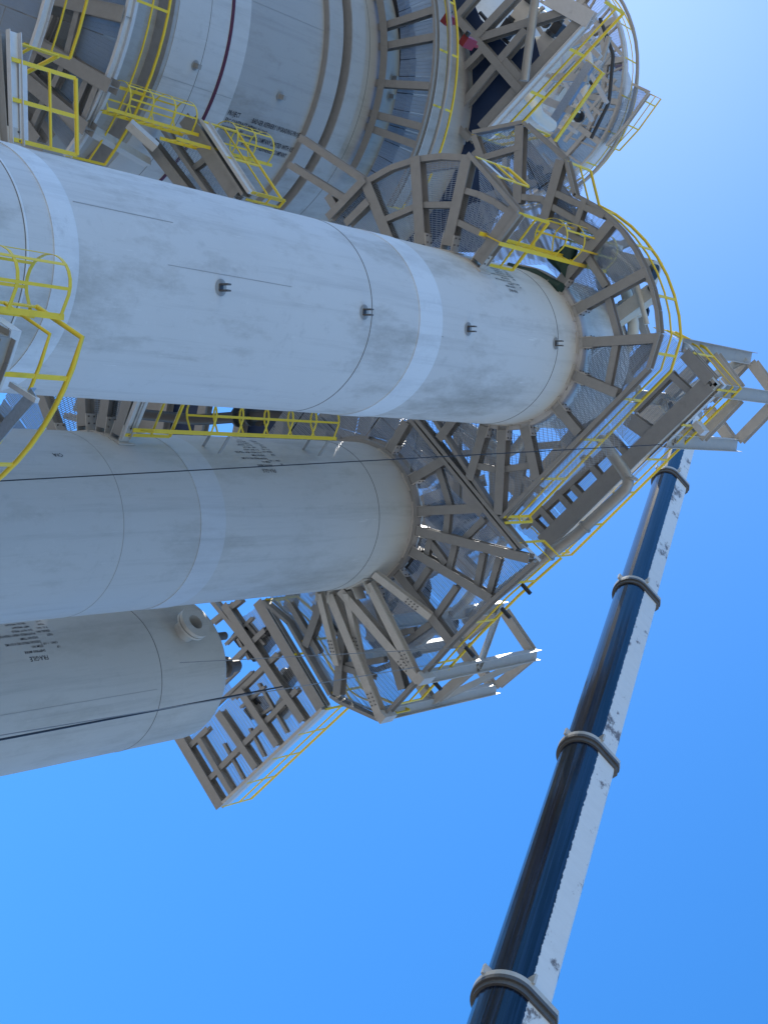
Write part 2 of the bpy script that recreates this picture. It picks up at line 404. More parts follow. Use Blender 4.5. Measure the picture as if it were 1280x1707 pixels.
def deck(parent, outline, z, ang, cell=(1.0, 1.9), hole=None, skip=0.0, bar=None):
    """fill an outline with rectangular grating panels"""
    d = Vector((math.cos(math.radians(ang)), math.sin(math.radians(ang)))); n = Vector((-d.y, d.x))
    xs = [p.dot(d) for p in outline]; ys = [p.dot(n) for p in outline]
    x = min(xs)
    while x < max(xs):
        y = min(ys)
        while y < max(ys):
            q = clip_poly(clip_poly(clip_poly(clip_poly(outline, d, x), -d, -(x + cell[0])), n, y), -n, -(y + cell[1]))
            if len(q) > 2 and random.random() >= skip: grate(parent, q, z, bar if bar is not None else ang, hole)
            y += cell[1]
        x += cell[0]
def sector(parent, c, r0, r1, a0, a1, z, n, nr=1, radial=False):
    for i in range(n):
        u0, u1 = a0 + (a1 - a0) * i / n, a0 + (a1 - a0) * (i + 1) / n
        for j in range(nr):
            q0, q1 = r0 + (r1 - r0) * j / nr, r0 + (r1 - r0) * (j + 1) / nr
            poly = [polar(c, q0, u0 + (u1 - u0) * k / 4) for k in range(5)] + [polar(c, q1, u1 + (u0 - u1) * k / 4) for k in range(5)]
            mid = (u0 + u1) / 2
            grate(parent, poly, z, (90 - mid) if radial else -mid)
def arc(c, r, a0, a1, step=6):
    n = max(1, int(abs(a1 - a0) / step)); return [polar(c, r, a0 + (a1 - a0) * i / n) for i in range(n + 1)]
def edge(parent, pts, z, h=.22, t=.012, name='edge_beam', mat=None, off=0.):
    """rolled channel following the edge of a deck, segment by segment in one piece"""
    m = MB(); n = len(pts); z = lift(z) - .002
    for a, b in zip(pts[:-1], pts[1:]):
        m.prism(C_prof(.08, h, t), V3(a, z), V3(b, z), caps=True)
    return m.build(name, mat or M['steel'], parent)
def handrail(parent, pts, z, spacing=1.25, toe=True, ends=(True, True), h=1.07, r=.034, toe_mat=None, out=.05, centre=None):
    """posts, top rail, mid rail and toe plate along an edge"""
    P = []
    for i, p in enumerate(pts):
        if centre is not None: o = (p - centre).normalized() * out
        else: o = Vector((0, 0))
        P.append(p + o)
    m = MB(); m.tube([V3(p, z + h) for p in P], r, 8); hr = m.build('handrail', M['yellow'], parent)
    m = MB(); m.tube([V3(p, z + h * .52) for p in P], r * .68, 8); m.build('mid_rail', M['yellow'], hr)
    if toe:
        m = MB()
        for a, b in zip(P[:-1], P[1:]): m.box(V3(a, z + .0), V3(b, z + .0), .008, .15, y0=-.02)
        m.build('toe_plate', toe_mat or M['galv'], parent)
    L = [0.]
    for a, b in zip(P[:-1], P[1:]): L.append(L[-1] + (b - a).length)
    k = max(1, round(L[-1] / spacing))
    for i in range(k + 1):
        s = L[-1] * i / k; j = 0
        while j < len(L) - 2 and L[j + 1] < s - 1e-6: j += 1
        q = P[j] + (P[j + 1] - P[j]) * ((s - L[j]) / max(1e-6, L[j + 1] - L[j])); tg = (P[j + 1] - P[j]).normalized()
        m = MB(); m.box(V3(q, z - .16), V3(q, z + h), .058 + max(0, r - .034) * 2.5, .02, Vector((-tg.y, tg.x, 0))); m.build('rail_post', M['yellow'], hr)
    return hr
def bracket(parent, c, R, deg, z, w=.2, L=.32, h=.26):
    """bolted steel bracket that carries a radial beam on the shell"""
    a = polar(c, R - .01, deg); b = polar(c, R + L, deg); tg = Vector((math.cos(math.radians(deg)), -math.sin(math.radians(deg)), 0)); m = MB()
    m.box(V3(a, z), V3(polar(c, R + .016, deg), z), w + .24, h + .16)
    for s in (-1, 1):
        o = tg * (w / 2 + .012) * s
        m.prism([(-.008, -h * .5), (.008, -h * .5), (.008, h * .5), (-.008, h * .5)], V3(a, z) + o, V3(b, z) + o)
    br = m.build('bracket', M['steel_pale'], parent)
    m = MB()
    for s in (-1, 1):
        for k in range(2):
            for e in (-1, 1):
                q = V3(polar(c, R + .14 + .13 * k, deg), z + .07 * e) + tg * (w / 2 + .02) * s; m.tube([q, q + tg * .022 * s], .017, 6)
    tag(m.build('bolt', M['weld'], br), kind='stuff'); return br
def rad_beam(parent, c, R, p_or_deg, r1, z, w=.2, h=.25, brk=True, mat=None):
    z = lift(z)
    deg = p_or_deg if not hasattr(p_or_deg, '__len__') else azof(c, at2(p_or_deg, z))
    beam(parent, V3(polar(c, R + (.1 if brk else .0), deg), z), V3(polar(c, r1, deg), z), w, h, mat)
    if brk: bracket(parent, c, R, deg, z + h / 2, w)
    return deg
def seg_beam(parent, p, q, z, w=.14, h=.16, name='cross_beam', mat=None, ext=0.):
    z = lift(z); a, b = at(p, z), at(q, z); d = (b - a).normalized() * ext
    return beam(parent, a - d, b + d, w, h, mat, name)
def px(pts, z): return [at2(p, z) for p in pts]

def zx(xy, x):
    """height at which the plumb line through xy crosses the picture column x"""
    lo, hi = 2., 90.
    for _ in range(50):
        md = (lo + hi) / 2; c_ = ROT.transposed() @ V3(xy, md)
        if 640 + c_.x / -c_.z * FPX < x: lo = md
        else: hi = md
    return lo
def ladder(label, foot, z0, z1, deg, cage=(None, None), cage_r=.36, group='caged yellow ladders', walls=None):
    """vertical ladder; deg = direction in which the climber's back (and the cage) points"""
    L = thing('caged_ladder', label, 'ladder', V3(foot, z0), group)
    nrm = Vector((math.sin(math.radians(deg)), math.cos(math.radians(deg)))); tg = Vector((nrm.y, -nrm.x)); hw = .24
    for s in (-1, 1):
        q = foot + tg * hw * s; m = MB(); m.box(V3(q, z0), V3(q, z1), .016, .075, V3(nrm, 0)); m.build('stringer', M['yellow'], L)
    z = z0 + .2; rm = None
    while z < z1 - .05:
        m = MB(); m.tube([V3(foot - tg * hw, z), V3(foot + tg * hw, z)], .013, 6); m.build('rung', M['yellow'], L); z += .3
    if cage[0] is not None:
        hoops = max(2, round((cage[1] - cage[0]) / .85) + 1)
        def hp(a, zz):
            return V3(foot + tg * (math.cos(a) * cage_r) + nrm * (.36 + math.sin(a) * cage_r), zz)
        for i in range(hoops):
            zz = cage[0] + (cage[1] - cage[0]) * i / (hoops - 1)
            pts = [V3(foot + tg * hw, zz), hp(-.5, zz)] + [hp(-.3 + (PI + .6) * k / 14, zz) for k in range(15)] + [hp(PI + .5, zz), V3(foot - tg * hw, zz)]
            m = MB()
            for a, b in zip(pts[:-1], pts[1:]): m.box(a, b, .008, .05)
            m.build('cage_hoop', M['yellow'], L)
        for a in (-.1, .75, PI / 2, PI - .75, PI + .1):
            m = MB(); m.box(hp(a, cage[0]), hp(a, cage[1]), .04, .008, (hp(a, 0) - V3(foot + nrm * .36, 0)).normalized()); m.build('cage_strap', M['yellow'], L)
    if walls:
        c, R, zs = walls
        for zz in zs:
            rad = (foot - c); dist = rad.length - R; rad.normalize(); m = MB()
            for s in (-1, 1):
                m = MB(); q = foot + tg * hw * s; m.box(V3(q, zz), V3(q - rad * (dist + .02), zz), .012, .08); m.build('standoff', M['steel'], L)
    return L

# ------------------------------------------------------------------ platforms of the front vessel
# upper platform: ring round the vessel with a wing to the left and a straight edge to the right
ZU = 28.75
pu = thing('service_platform', 'upper grating platform ringing the front vessel just above the pale band, yellow rail outside', 'platform', (C1.x, C1.y, ZU), 'steel service platforms')
RP1 = 3.40
zg = ZU + .25
degs = []
for q in ((1019, 366), (1071, 454), (1088, 563), (1028, 656)): degs.append(azof(C1, at2(q, ZU)))
for d_, r_ in zip(degs, (RP1, RP1, RP1, 2.75)): rad_beam(pu, C1, R1, d_, r_, ZU)
for q in ((962, 722), (891, 798), (829, 858), (780, 800), (729, 732)):
    w = at2(q, ZU); rad_beam(pu, C1, R1, azof(C1, w), (w - C1).length, ZU)
wing = px([(785, 222), (868, 205), (938, 266)], ZU)
ring_out = arc(C1, RP1, azof(C1, at2((965, 298), ZU)), -180, 7) + px([(1075, 612)], ZU)
straight = px([(1075, 612), (830, 862), (718, 690)], ZU)
outl = wing + ring_out + straight[1:] + arc(C1, 2.5, 30, -40, 10)
hole = (C1, R1 + .12)
aa = degs + [azof(C1, at2((962, 722), ZU))]
lims = [azof(C1, at2((965, 298), ZU))] + degs[:3]
for u0, u1 in zip(lims[:-1], lims[1:]): sector(pu, C1, R1 + .22, RP1 - .05, u0, u1, zg, 2, 2)
rest = px([(1075, 612), (830, 862), (718, 690)], ZU) + arc(C1, 2.5, 30, -40, 10) + px([(785, 222), (868, 205), (938, 266)], ZU) + [polar(C1, RP1, lims[0]), polar(C1, R1, lims[0])] + arc(C1, R1 + .1, lims[0], -178, 6) + [polar(C1, RP1, degs[2])]
# the part right of the last ring sector
rp = [polar(C1, R1 + .2, degs[2])] + [polar(C1, RP1, degs[2])] + px([(1075, 612), (1026, 657), (830, 862), (718, 690)], ZU) + list(reversed(arc(C1, R1 + .2, 30, 180 + (degs[2] + 180 if degs[2] < 0 else degs[2] - 180), 8)))
deck(pu, rp, zg, 56, (1.0, 1.5), hole, .06)
lp = px([(785, 222), (868, 205), (938, 266), (966, 299)], ZU) + [polar(C1, R1 + .3, -122), polar(C1, R1 + .3, -95), polar(C1, R1 + .3, -70)]
deck(pu, lp, zg, 65, (.95, 1.6), hole)
for a, b in (((1010, 489), (1029, 560)), ((1025, 575), (1012, 642)), ((976, 424), (1009, 477)), ((835, 783), (881, 776)), ((790, 776), (826, 783)), ((948, 600), (940, 650))): seg_beam(pu, a, b, ZU + .05)
for a, b in (((865, 212), (861, 334)), ((932, 270), (903, 374)), ((790, 228), (802, 262)), ((803, 262), (862, 245)), ((864, 327), (902, 331)), ((918, 318), (1002, 358)), ((906, 336), (990, 385)), ((897, 362), (975, 405)), ((972, 335), (955, 385)), ((822, 290), (848, 330))):
    seg_beam(pu, a, b, ZU, .2 if a in ((865, 212), (932, 270)) else .13, .22, ext=.05)
edge(pu, wing + ring_out[:-1] + straight, ZU)
handrail(pu, px([(938, 266)], ZU) + ring_out + px([(1026, 662), (834, 862)], ZU), zg)
handrail(pu, px([(834, 862), (838, 872)], ZU), zg, toe=False)
handrail(pu, px([(785, 222), (868, 205)], ZU), zg)

# lower left platform
ZL = 25.5
pl = thing('service_platform', 'blue grey grating fan on the left side of the front vessel, below its upper platform', 'platform', (C1.x, C1.y, ZL), 'steel service platforms')
dl = [azof(C1, at2(q, ZL)) for q in ((605, 300), (690, 258), (775, 265), (850, 360))]
dl[3] = -132
for d_ in dl: rad_beam(pl, C1, R1, d_, 3.5 if d_ > -115 else 3.0, ZL, .22, .25)
for u0, u1 in zip(dl[:-1], dl[1:]):
    rr = 3.45 if u1 > -115 else 2.85
    sector(pl, C1, R1 + .15, rr, u0, u1, ZL + .25, 2, 2)
    mid = (R1 + rr) / 2
    for r_ in (mid, rr):
        pts = arc(C1, r_, u0, u1, 30) if r_ == mid else arc(C1, r_, u0, u1, 8)
        for a, b in zip(pts[:-1], pts[1:]): beam(pl, V3(a, ZL + .06), V3(b, ZL + .06), .12, .18, None, 'cross_beam')
sector(pl, C1, R1 + .15, 3.45, dl[0], dl[0] + 30, ZL + .25, 2, 2)
e0, e1 = polar(C1, 2.95, -134.5), polar(C1, R1 + .12, -134.5)
edge(pl, [polar(C1, 3.5, -107), e0, e1], ZL)
handrail(pl, [e0, e1], ZL + .25, .7)
handrail(pl, [polar(C1, 3.5, -110), polar(C1, 3.3, -120)], ZL + .25, .5)
lq = at2((835, 402), ZL + .25)
ladder('short caged ladder rising from the blue grey fan beside the front vessel', lq, ZL - .2, ZU + 1.2, -120, (ZL + 2.0, ZU + 1.1))
# cantilever arms that reach towards the big vessel
for a, b in (((498, 228), (606, 300)), ((480, 273), (577, 333))): seg_beam(pl, a, b, ZL, .14, .2, 'cantilever_arm')
for a, b in (((606, 298), (545, 362)), ((612, 335), (575, 372)), ((545, 325), (560, 350))): seg_beam(pl, a, b, ZL, .16, .2)

# middle platform close to the camera, on the right side of the front vessel
ZM = 13.0 - 1.07
pm = thing('service_platform', 'curved near platform at the lower right of the front vessel with a bright yellow rail', 'platform', (C1.x, C1.y, ZM), 'steel service platforms')
a_st, a_en = 155, 100
mo = arc(C1, 3.28, a_st, a_en, 5)
sector(pm, C1, R1 + .15, 3.2, a_st, a_en, ZM, 3, 2)
for d_ in (153, 128, 104): rad_beam(pm, C1, R1, d_, 3.25, ZM - .25)
edge(pm, mo, ZM - .25); edge(pm, [polar(C1, R1 + .1, a_st), mo[0]], ZM - .25)
handrail(pm, [polar(C1, 2.45, a_st + 4)] + [polar(C1, 3.28, a_st + 1.5)] + mo[1:], ZM, 1.3)
m = MB(); q0, q1 = at2((62, 655), ZM + .35), at2((-10, 740), ZM + .35)
m.prism([(-.08, 0), (.08, 0), (.08, .012), (-.08, .012)], V3(q0, ZM + .3), V3(q1, ZM + .3)); m.prism([(-.08, 0), (-.07, 0), (-.07, .07), (-.08, .07)], V3(q0, ZM + .312), V3(q1, ZM + .312))
m.build('checkered_channel', M['galv_tread'], pm)
m = MB(); m.box(at((18, 640), ZM + .3), at((62, 668), ZM + .3), .06, .06); m.build('channel_support', M['galv'], pm)
lm = at2((34, 521), ZM + .6)
ladder('caged yellow ladder against the front vessel beside the near curved rail', lm, ZM - 8, ZM + 1.05, -98, (ZM - 5.5, ZM + 1.0), .36)

# lower left end platform of the front vessel
ZA = 15.0
pa = thing('service_platform', 'platform end on the left side of the front vessel with a small square yellow rail', 'platform', (C1.x, C1.y, ZA), 'steel service platforms')
sector(pa, C1, R1 + .15, 3.3, -88, -40, ZA, 3, 2)
ee = [polar(C1, 3.3, -90), polar(C1, R1 + .08, -90)]
for d_ in (-87, -60): rad_beam(pa, C1, R1, d_, 3.3, ZA - .25)
m = MB(); m.tube([V3(polar(C1, 3.3, -82), ZA - .3), V3(polar(C1, R1 + .05, -82), ZA - .3)], .16, 16); m.build('support_pipe', M['band_warm'], pa)
edge(pa, ee, ZA - .25, mat=M['galv'])
handrail(pa, [polar(C1, 2.9, -91), polar(C1, R1 + .15, -91)], ZA, .62)
handrail(pa, arc(C1, 3.3, -85, -40, 10), ZA)

# ------------------------------------------------------------------ platforms of the middle vessel
Z2 = 28.75; RP2 = R2
p2 = thing('service_platform', 'wide grating platform round the shaded vessel, open corner pointing right over the sky', 'platform', (C2.x, C2.y, Z2), 'steel service platforms')
o2 = px([(681, 701), (858, 918), (888, 935), (816, 999), (748, 1068), (650, 1177), (630, 1198), (564, 1168), (550, 1158), (480, 1037), (437, 1000)], Z2) + arc(C2, 3.2, 36, -122, 8)
deck(p2, o2, Z2 + .25, azof(Vector((0, 0)), Vector((1, 1))) - 2, (1.05, 1.7), (C2, R2 + .15), .05)
for a, b in (((639, 752), (675, 703)), ((668, 804), (744, 763)), ((642, 855), (804, 847)), ((681, 885), (881, 932)), ((675, 919), (816, 999)), ((652, 955), (747, 1070)), ((590, 982), (560, 1160)), ((615, 975), (668, 1150)), ((560, 985), (506, 1078))):
    w = at2(b, Z2); d_ = azof(C2, w); rad_beam(p2, C2, R2, d_, (w - C2).length, Z2, .2, .24)
for a, b in (((729, 778), (749, 844)), ((745, 857), (742, 890)), ((806, 865), (773, 898)), ((757, 909), (747, 949)), ((716, 899), (709, 926)), ((717, 906), (742, 940)), ((804, 922), (793, 978)), ((831, 929), (813, 991)), ((714, 947), (688, 985)), ((760, 977), (722, 1032)), ((717, 1040), (673, 1072)), ((690, 1050), (640, 1062)), ((640, 1100), (575, 1110)), ((520, 1010), (560, 1060)), ((565, 1112), (622, 1130)), ((480, 1005), (530, 1090))):
    seg_beam(p2, a, b, Z2 + .08)
edge(p2, px([(681, 701), (858, 918)], Z2), Z2 - .05, .3); edge(p2, px([(686, 695), (866, 915)], Z2), Z2 - .05, .3, name='edge_beam')
edge(p2, o2[2:11], Z2, .24)
handrail(p2, px([(858, 905), (888, 935), (816, 999), (748, 1068), (650, 1177)], Z2), Z2 + .25)
handrail(p2, px([(630, 1196), (564, 1168), (550, 1158), (480, 1037), (440, 1000)], Z2), Z2 + .25)
# knee braces from the shell to the outer corner
def brace(parent, p, q, z0, z1, w=.17, mat=None):
    a = at(p, z0); b = at(q, z1)
    o = beam(parent, a, b, w, w * 1.15, mat or M['steel_pale'], 'knee_brace')
    m = MB(); d = (b - a).normalized()
    for k in range(4):
        for e in (-1, 1):
            q = b - d * (.35 + .09 * k) + d.cross(Vector((0, 0, 1))).normalized() * (w * .25 * e); m.tube([q - Vector((0, 0, .03)), q + Vector((0, 0, .01))], .016, 6)
    tag(m.build('bolt', M['weld'], o), kind='stuff'); return o
zw = zat((556, 984), C2, R2 * .9)
for p_, q_, w_ in (((548, 992), (633, 1200), .20), ((566, 985), (697, 1137), .20), ((612, 974), (690, 1128), .18), ((622, 958), (716, 1030), .16), ((530, 990), (560, 1110), .15), ((575, 990), (600, 1105), .14)):
    brace(p2, p_, q_, Z2 - .75, Z2 - .12, w_)
for p_, q_ in (((545, 988), (563, 983)), ((604, 975), (628, 966))):
    a = at(p_, Z2 - .6); d_ = azof(C2, a.xy); bracket(p2, C2, R2, d_, Z2 - .6, .3, .3, .4)
m = MB(); q = at((633, 1196), Z2 - .15); m.box(q, q + Vector((0, 0, .5)), .22, .22, Vector((1, 1, 0))); m.build('corner_stub', M['steel_pale'], p2)
m = MB(); q = at((697, 1132), Z2 - .15); m.box(q, q + Vector((0, 0, .5)), .22, .22, Vector((1, 1, 0))); m.build('corner_stub', M['steel_pale'], p2)

ZQ = 20.5
pq = thing('service_platform', 'dark platform seen under the front vessel on the left flank of the shaded vessel', 'platform', (C2.x, C2.y, ZQ), 'steel service platforms')
for d_ in (-117, -104, -90, -66, -40): rad_beam(pq, C2, R2, d_, 3.3, ZQ - .25)
sector(pq, C2, R2 + .12, 3.3, -116, -30, ZQ, 5, 2)
edge(pq, [polar(C2, 3.3, -120), polar(C2, R2 + .08, -120)], ZQ - .25, mat=M['galv'])
handrail(pq, [polar(C2, 3.3, -121), polar(C2, R2 + .15, -121)], ZQ, .6)
lq2 = at2((245, 718), ZQ)
ladder('long caged yellow ladder running up the shaded vessel in the gap behind the front vessel', lq2, ZQ - .1, zx(lq2, 545), -95, (zx(lq2, 335), zx(lq2, 540)), .36, walls=(C2, R2, (zx(lq2, 368), zx(lq2, 534))))

# ------------------------------------------------------------------ platforms of the big vessel
ZB = 24.6
pb = thing('service_platform', 'dark lower platform round the wide vessel at the top left corner', 'platform', (C0.x, C0.y, ZB), 'steel service platforms')
RB = 6.4
a_hi, a_lo = -197, -238          # along the visible near side
for q in ((202, 22), (180, 141), (140, 212)):
    d_ = azof(C0, at2(q, ZB)); d_ = d_ - 360 if d_ > 0 else d_
    zz = lift(ZB - .3); beam(pb, V3(polar(C0, 3.25, d_), zz), V3(polar(C0, RB, d_), zz), .3, .3)
bo = arc(C0, RB, 196, 130, 4)
sector(pb, C0, 3.4, RB - .05, 196, 130, ZB, 8, 3)
edge(pb, bo, ZB - .25, mat=M['galv'])
handrail(pb, bo, ZB, 1.9)
# the lower tier below it, out to the left
ZC = 21.2
pc = thing('service_platform', 'lowest dark platform of the wide vessel in the top left corner, steel lattice beneath', 'platform', (C0.x, C0.y, ZC), 'steel service platforms')
RC = 7.6
co = arc(C0, RC, 196, 150, 4)
sector(pc, C0, R0 + .05, RC - .05, 196, 140, ZC, 8, 2)
for a, b in (((-20, 28), (182, 143)), ((112, 2), (204, 24)), ((-10, 90), (142, 214)), ((0, 150), (60, 235))): seg_beam(pb, a, b, ZB - .35, .3, .3, 'lattice_beam')
for a, b in (((129, 13), (109, 92)), ((82, 30), (68, 66)), ((60, 82), (46, 114)), ((104, 106), (90, 136)), ((142, 135), (118, 190)), ((158, 146), (134, 208)), ((72, 165), (45, 225))): seg_beam(pb, a, b, ZB - .3, .16, .2, ext=.1)
m = MB(); m.tube([at((0, 70), ZB + .4), at((120, 20), ZB + .4), at((170, -30), ZB + .4)], .28, 16); m.build('duct', M['shell_dark'], pb)
edge(pc, co, ZC - .2, mat=M['galv']); handrail(pc, arc(C0, RC - .15, 196, 150, 4), ZC, 1.5)

ZN = 27.5
pn = thing('service_platform', 'narrow straight platform between the wide vessel and the front vessel, yellow rail above stencilled block', 'platform', V3(at2((370, 260), ZN), ZN), 'steel service platforms')
no = px([(303, 195), (332, 201), (412, 322), (395, 340), (290, 330), (240, 235)], ZN)
deck(pn, no, ZN + .3, 123, (.9, 1.6))
for a, b, w_ in (((306, 196), (392, 325), .34), ((242, 232), (318, 330), .26), ((270, 215), (352, 332), .1)): seg_beam(pn, a, b, ZN, w_, .3, 'main_beam')
seg_beam(pn, (345, 262), (318, 282), ZN + .1)
edge(pn, px([(332, 201), (412, 322)], ZN), ZN, .3, mat=M['galv']); edge(pn, px([(322, 203), (402, 326)], ZN), ZN - .03, .3)
handrail(pn, px([(333, 200), (411, 320)], ZN), ZN + .3, 1.15)
handrail(pn, px([(404, 330), (414, 318)], ZN), ZN + .3, .5, toe=False)
fa = at2((172, 182), ZB)
ladder('caged ladder climbing from the lower platform of the wide vessel to the narrow straight platform', fa, zx(fa, 165), zx(fa, 318), -100, (zx(fa, 195), zx(fa, 306)), .36)
fb = at2((352, 250), ZN + .3)
ladder('short caged ladder standing at the narrow straight platform, over the black stencilled block', fb, ZN - 1.2, zx(fb, 440), -100, (zx(fb, 372), zx(fb, 432)), .40)
m = MB(); m.box(at((150, 215), ZB), at((245, 270), ZN), .18, .2); m.build('stair_stringer', M['steel_pale'], pn)
m = MB(); m.box(at((215, 205), ZB), at((260, 245), ZB + .5), .18, .2); m.build('stair_stringer', M['steel_pale'], pn)

ZT = 35.3; RT = 7.05
pt = thing('service_platform', 'upper ring platform of the wide vessel above its stiffening rings', 'platform', (C0.x, C0.y, ZT), 'steel service platforms')
for q in ((716, 60), (718, 142), (700, 210), (668, 232)):
    d_ = azof(C0, at2(q, ZT)); rad_beam(pt, C0, R0, d_, RT, ZT, .2, .25, False)
for d_ in (184, 193): rad_beam(pt, C0, R0, d_, RT, ZT, .2, .25, False)
to = arc(C0, RT, 200, 140, 3)
sector(pt, C0, R0 + .55, RT - .05, 200, 140, ZT + .25, 14, 1)
for r_ in (R0 + .1,):
    m = MB(); m.lathe(C0, [(r_, ZT - .03), (r_ + .22, ZT - .03), (r_ + .22, ZT - .014), (r_, ZT - .014), (r_, ZT - .03)], 60, False, 200, 140); m.build('inner_ring_plate', M['steel'], pt)
edge(pt, to, ZT); handrail(pt, to, ZT + .25, 1.6)
m = MB(); m.tube([V3(q, ZT + .55) for q in arc(C0, RT + .22, 200, 142, 3)], .06, 10); m.build('ring_main_pipe', M['pipe'], pt)
ring(v0, C0, R0, 36.4, 36.7, .35, M['dark'], 'dark_collar', n=160)

# ------------------------------------------------------------------ high right platform with its lifting frame
ZR = 33.0
pr = thing('service_platform', 'high oblong platform right of the front vessel, thick brown beams and sky through its grating', 'platform', V3(at2((1050, 780), ZR), ZR), 'steel service platforms')
ro = px([(904, 925), (1192, 640), (1137, 578), (1085, 545), (832, 868)], ZR)
angR = math.degrees(math.atan2((ro[1] - ro[0]).y, (ro[1] - ro[0]).x))
deck(pr, ro, ZR + .36, angR, (1.2, .95), None, .0, angR + 90)
def big(a, b, w=.34, h=.36, name='main_beam', dz=0.): seg_beam(pr, a, b, ZR + dz, w, h, name)
big((903, 906), (1180, 640), .40); big((1182, 634), (1140, 588), .28); big((834, 862), (1090, 560), .22)
big((906, 848), (1006, 752), .14, .25, 'secondary_beam', .08); big((1055, 685), (1121, 619), .16, .25, 'secondary_beam', .08); big((868, 880), (905, 846), .14, .25, 'secondary_beam', .08)
for a, b in (((926, 820), (958, 856)), ((950, 808), (978, 838)), ((970, 760), (1010, 809)), ((1010, 723), (1050, 764)), ((1114, 622), (1163, 666)), ((896, 845), (930, 884)), ((880, 862), (910, 893))): big(a, b, .15, .25, 'secondary_beam', .08)
big((1044, 697), (1086, 726), .34, .3, 'main_beam', .05)
edge(pr, [ro[0], ro[1], ro[2]], ZR + .1, .26, mat=M['steel_pale'])
handrail(pr, [ro[0] + Vector((.06, -.06)), ro[1] + Vector((.02, -.08)), ro[2] + Vector((-.08, 0)), ro[3]], ZR + .36, 1.2)
handrail(pr, px([(904, 925), (840, 866)], ZR), ZR + .36, 1.0, toe=False)
# white junction box and lamp on the rail
m = MB(); q = at((1160, 705), ZR + .9); m.box(q, q + Vector((.25, -.2, .0)), .16, .3); m.build('junction_box', M['galv'], pr)

def frame(label, bases, z, tops, levels, w=.22):
    f = thing('lifting_frame', label, 'steel frame', V3(bases[0], z), 'lifting frames on the platforms')
    for b in bases:
        d = (bases[2] - bases[0]).normalized()
        m = MB(); m.prism(I_prof(w, w), V3(b, z) - V3(d, 0) * w / 2, V3(b, tops) - V3(d, 0) * w / 2, V3(d, 0)); m.build('post', M['steel_pale'], f)
    for lv in levels:
        for i in range(4):
            a, b = bases[i], bases[(i + 1) % 4]; d = (b - a).normalized() * (w * .5)
            beam(f, V3(a + d, lv), V3(b - d, lv), w * .8, w * .9, M['steel_pale'], 'cross_member')
    return f
A, B, Cc = at2((1112, 735), ZR + .36), at2((1192, 650), ZR + .36), at2((1137, 575), ZR + .36); D = A + Cc - B
f1 = frame('tall open steel frame on the high oblong platform at the right edge of the picture', [A, B, Cc, D], ZR + .36, 37.9, (ZR + 2.0, 37.6), .32)
beam(f1, V3(D, ZR + 2.2), V3(Cc, 37.5), .16, .16, M['steel_pale'], 'diagonal'); beam(f1, V3(A, ZR + .6), V3(D, ZR + 1.9), .13, .13, M['steel_pale'], 'diagonal')
A, B = at2((640, 1190), Z2 + .4), at2((712, 1128), Z2 + .4); n_ = (B - A).normalized(); n_ = Vector((-n_.y, n_.x)); 
if n_.dot(C2 - A) < 0: n_ = -n_
f2 = frame('tapering open steel frame standing on the outer corner of the wide grating platform', [A, B, B + n_ * 1.5, A + n_ * 1.5], Z2 + .25, 34.4, (Z2 + 2.4, 34.15), .26)
beam(f2, V3(A, Z2 + 2.5), V3(B, 34.2), .13, .13, M['steel_pale'], 'diagonal'); beam(f2, V3(B, Z2 + 2.6), V3(B + n_ * 1.5, 34.1), .13, .13, M['steel_pale'], 'diagonal')

# pipe with an elbow under the high platform, running down along the corner
zp = ZR - .45
pth = [at((1003, 733), zp + .4), at((1012, 745), zp + .05)] + [at(q, zp) for q in ((1018, 755), (1040, 785), (1046, 796), (1047, 806), (1043, 815), (1032, 826), (960, 892), (900, 936), (836, 985), (776, 1038))]
m = MB(); m.tube(pth, .135, 16)
tp = thing('drain_pipe', 'grey steel pipe with an elbow slung along the edge of the high platform', 'pipe', pth[0]); m.build('pipe_run', M['pipe'], tp)
for i in (6, 8, 9):
    m = MB(); d = (pth[i] - pth[i - 1]).normalized(); m.tube([pth[i] - d * .02 - d * .3, pth[i] + d * .02 - d * .3], .17, 16); m.build('coupling', M['pipe'], tp)

for q in ((884, 990), (850, 1030), (790, 1095), (735, 1150)):
    m = MB(); b_ = at(q, Z2 + .8); m.box(at((q[0] - 14, q[1] - 16), Z2 + .8), b_, .07, .07); m.build('lamp_bracket', M['dark'], p2)
# ------------------------------------------------------------------ platform over the rounded vessel
Z3 = 31.5
p3 = thing('service_platform', 'square open lattice platform above the rounded vessel, hanging out over the sky', 'platform', (C3.x, C3.y, Z3), 'steel service platforms')
q3 = px([(365, 1347), (537, 1184), (430, 1004), (245, 1130)], Z3)
ang3 = math.degrees(math.atan2((q3[1] - q3[0]).y, (q3[1] - q3[0]).x))
deck(p3, q3, Z3 + .3, ang3, (1.1, 2.0), None, .12)
for a, b, w_ in (((366, 1346), (296, 1228), .3), ((384, 1323), (330, 1232), .16), ((425, 1281), (362, 1188), .22), ((460, 1244), (398, 1150), .2), ((503, 1203), (372, 1008), .22), ((534, 1182), (428, 1003), .3), ((480, 1160), (350, 1000), .12)): seg_beam(p3, a, b, Z3, w_, .28, 'main_beam')
for a, b in (((343, 1304), (494, 1150)), ((310, 1250), (345, 1215)), ((385, 1165), (462, 1090)), ((370, 1120), (440, 1050)), ((350, 1040), (400, 1000))): seg_beam(p3, a, b, Z3 + .06, .14, .2)
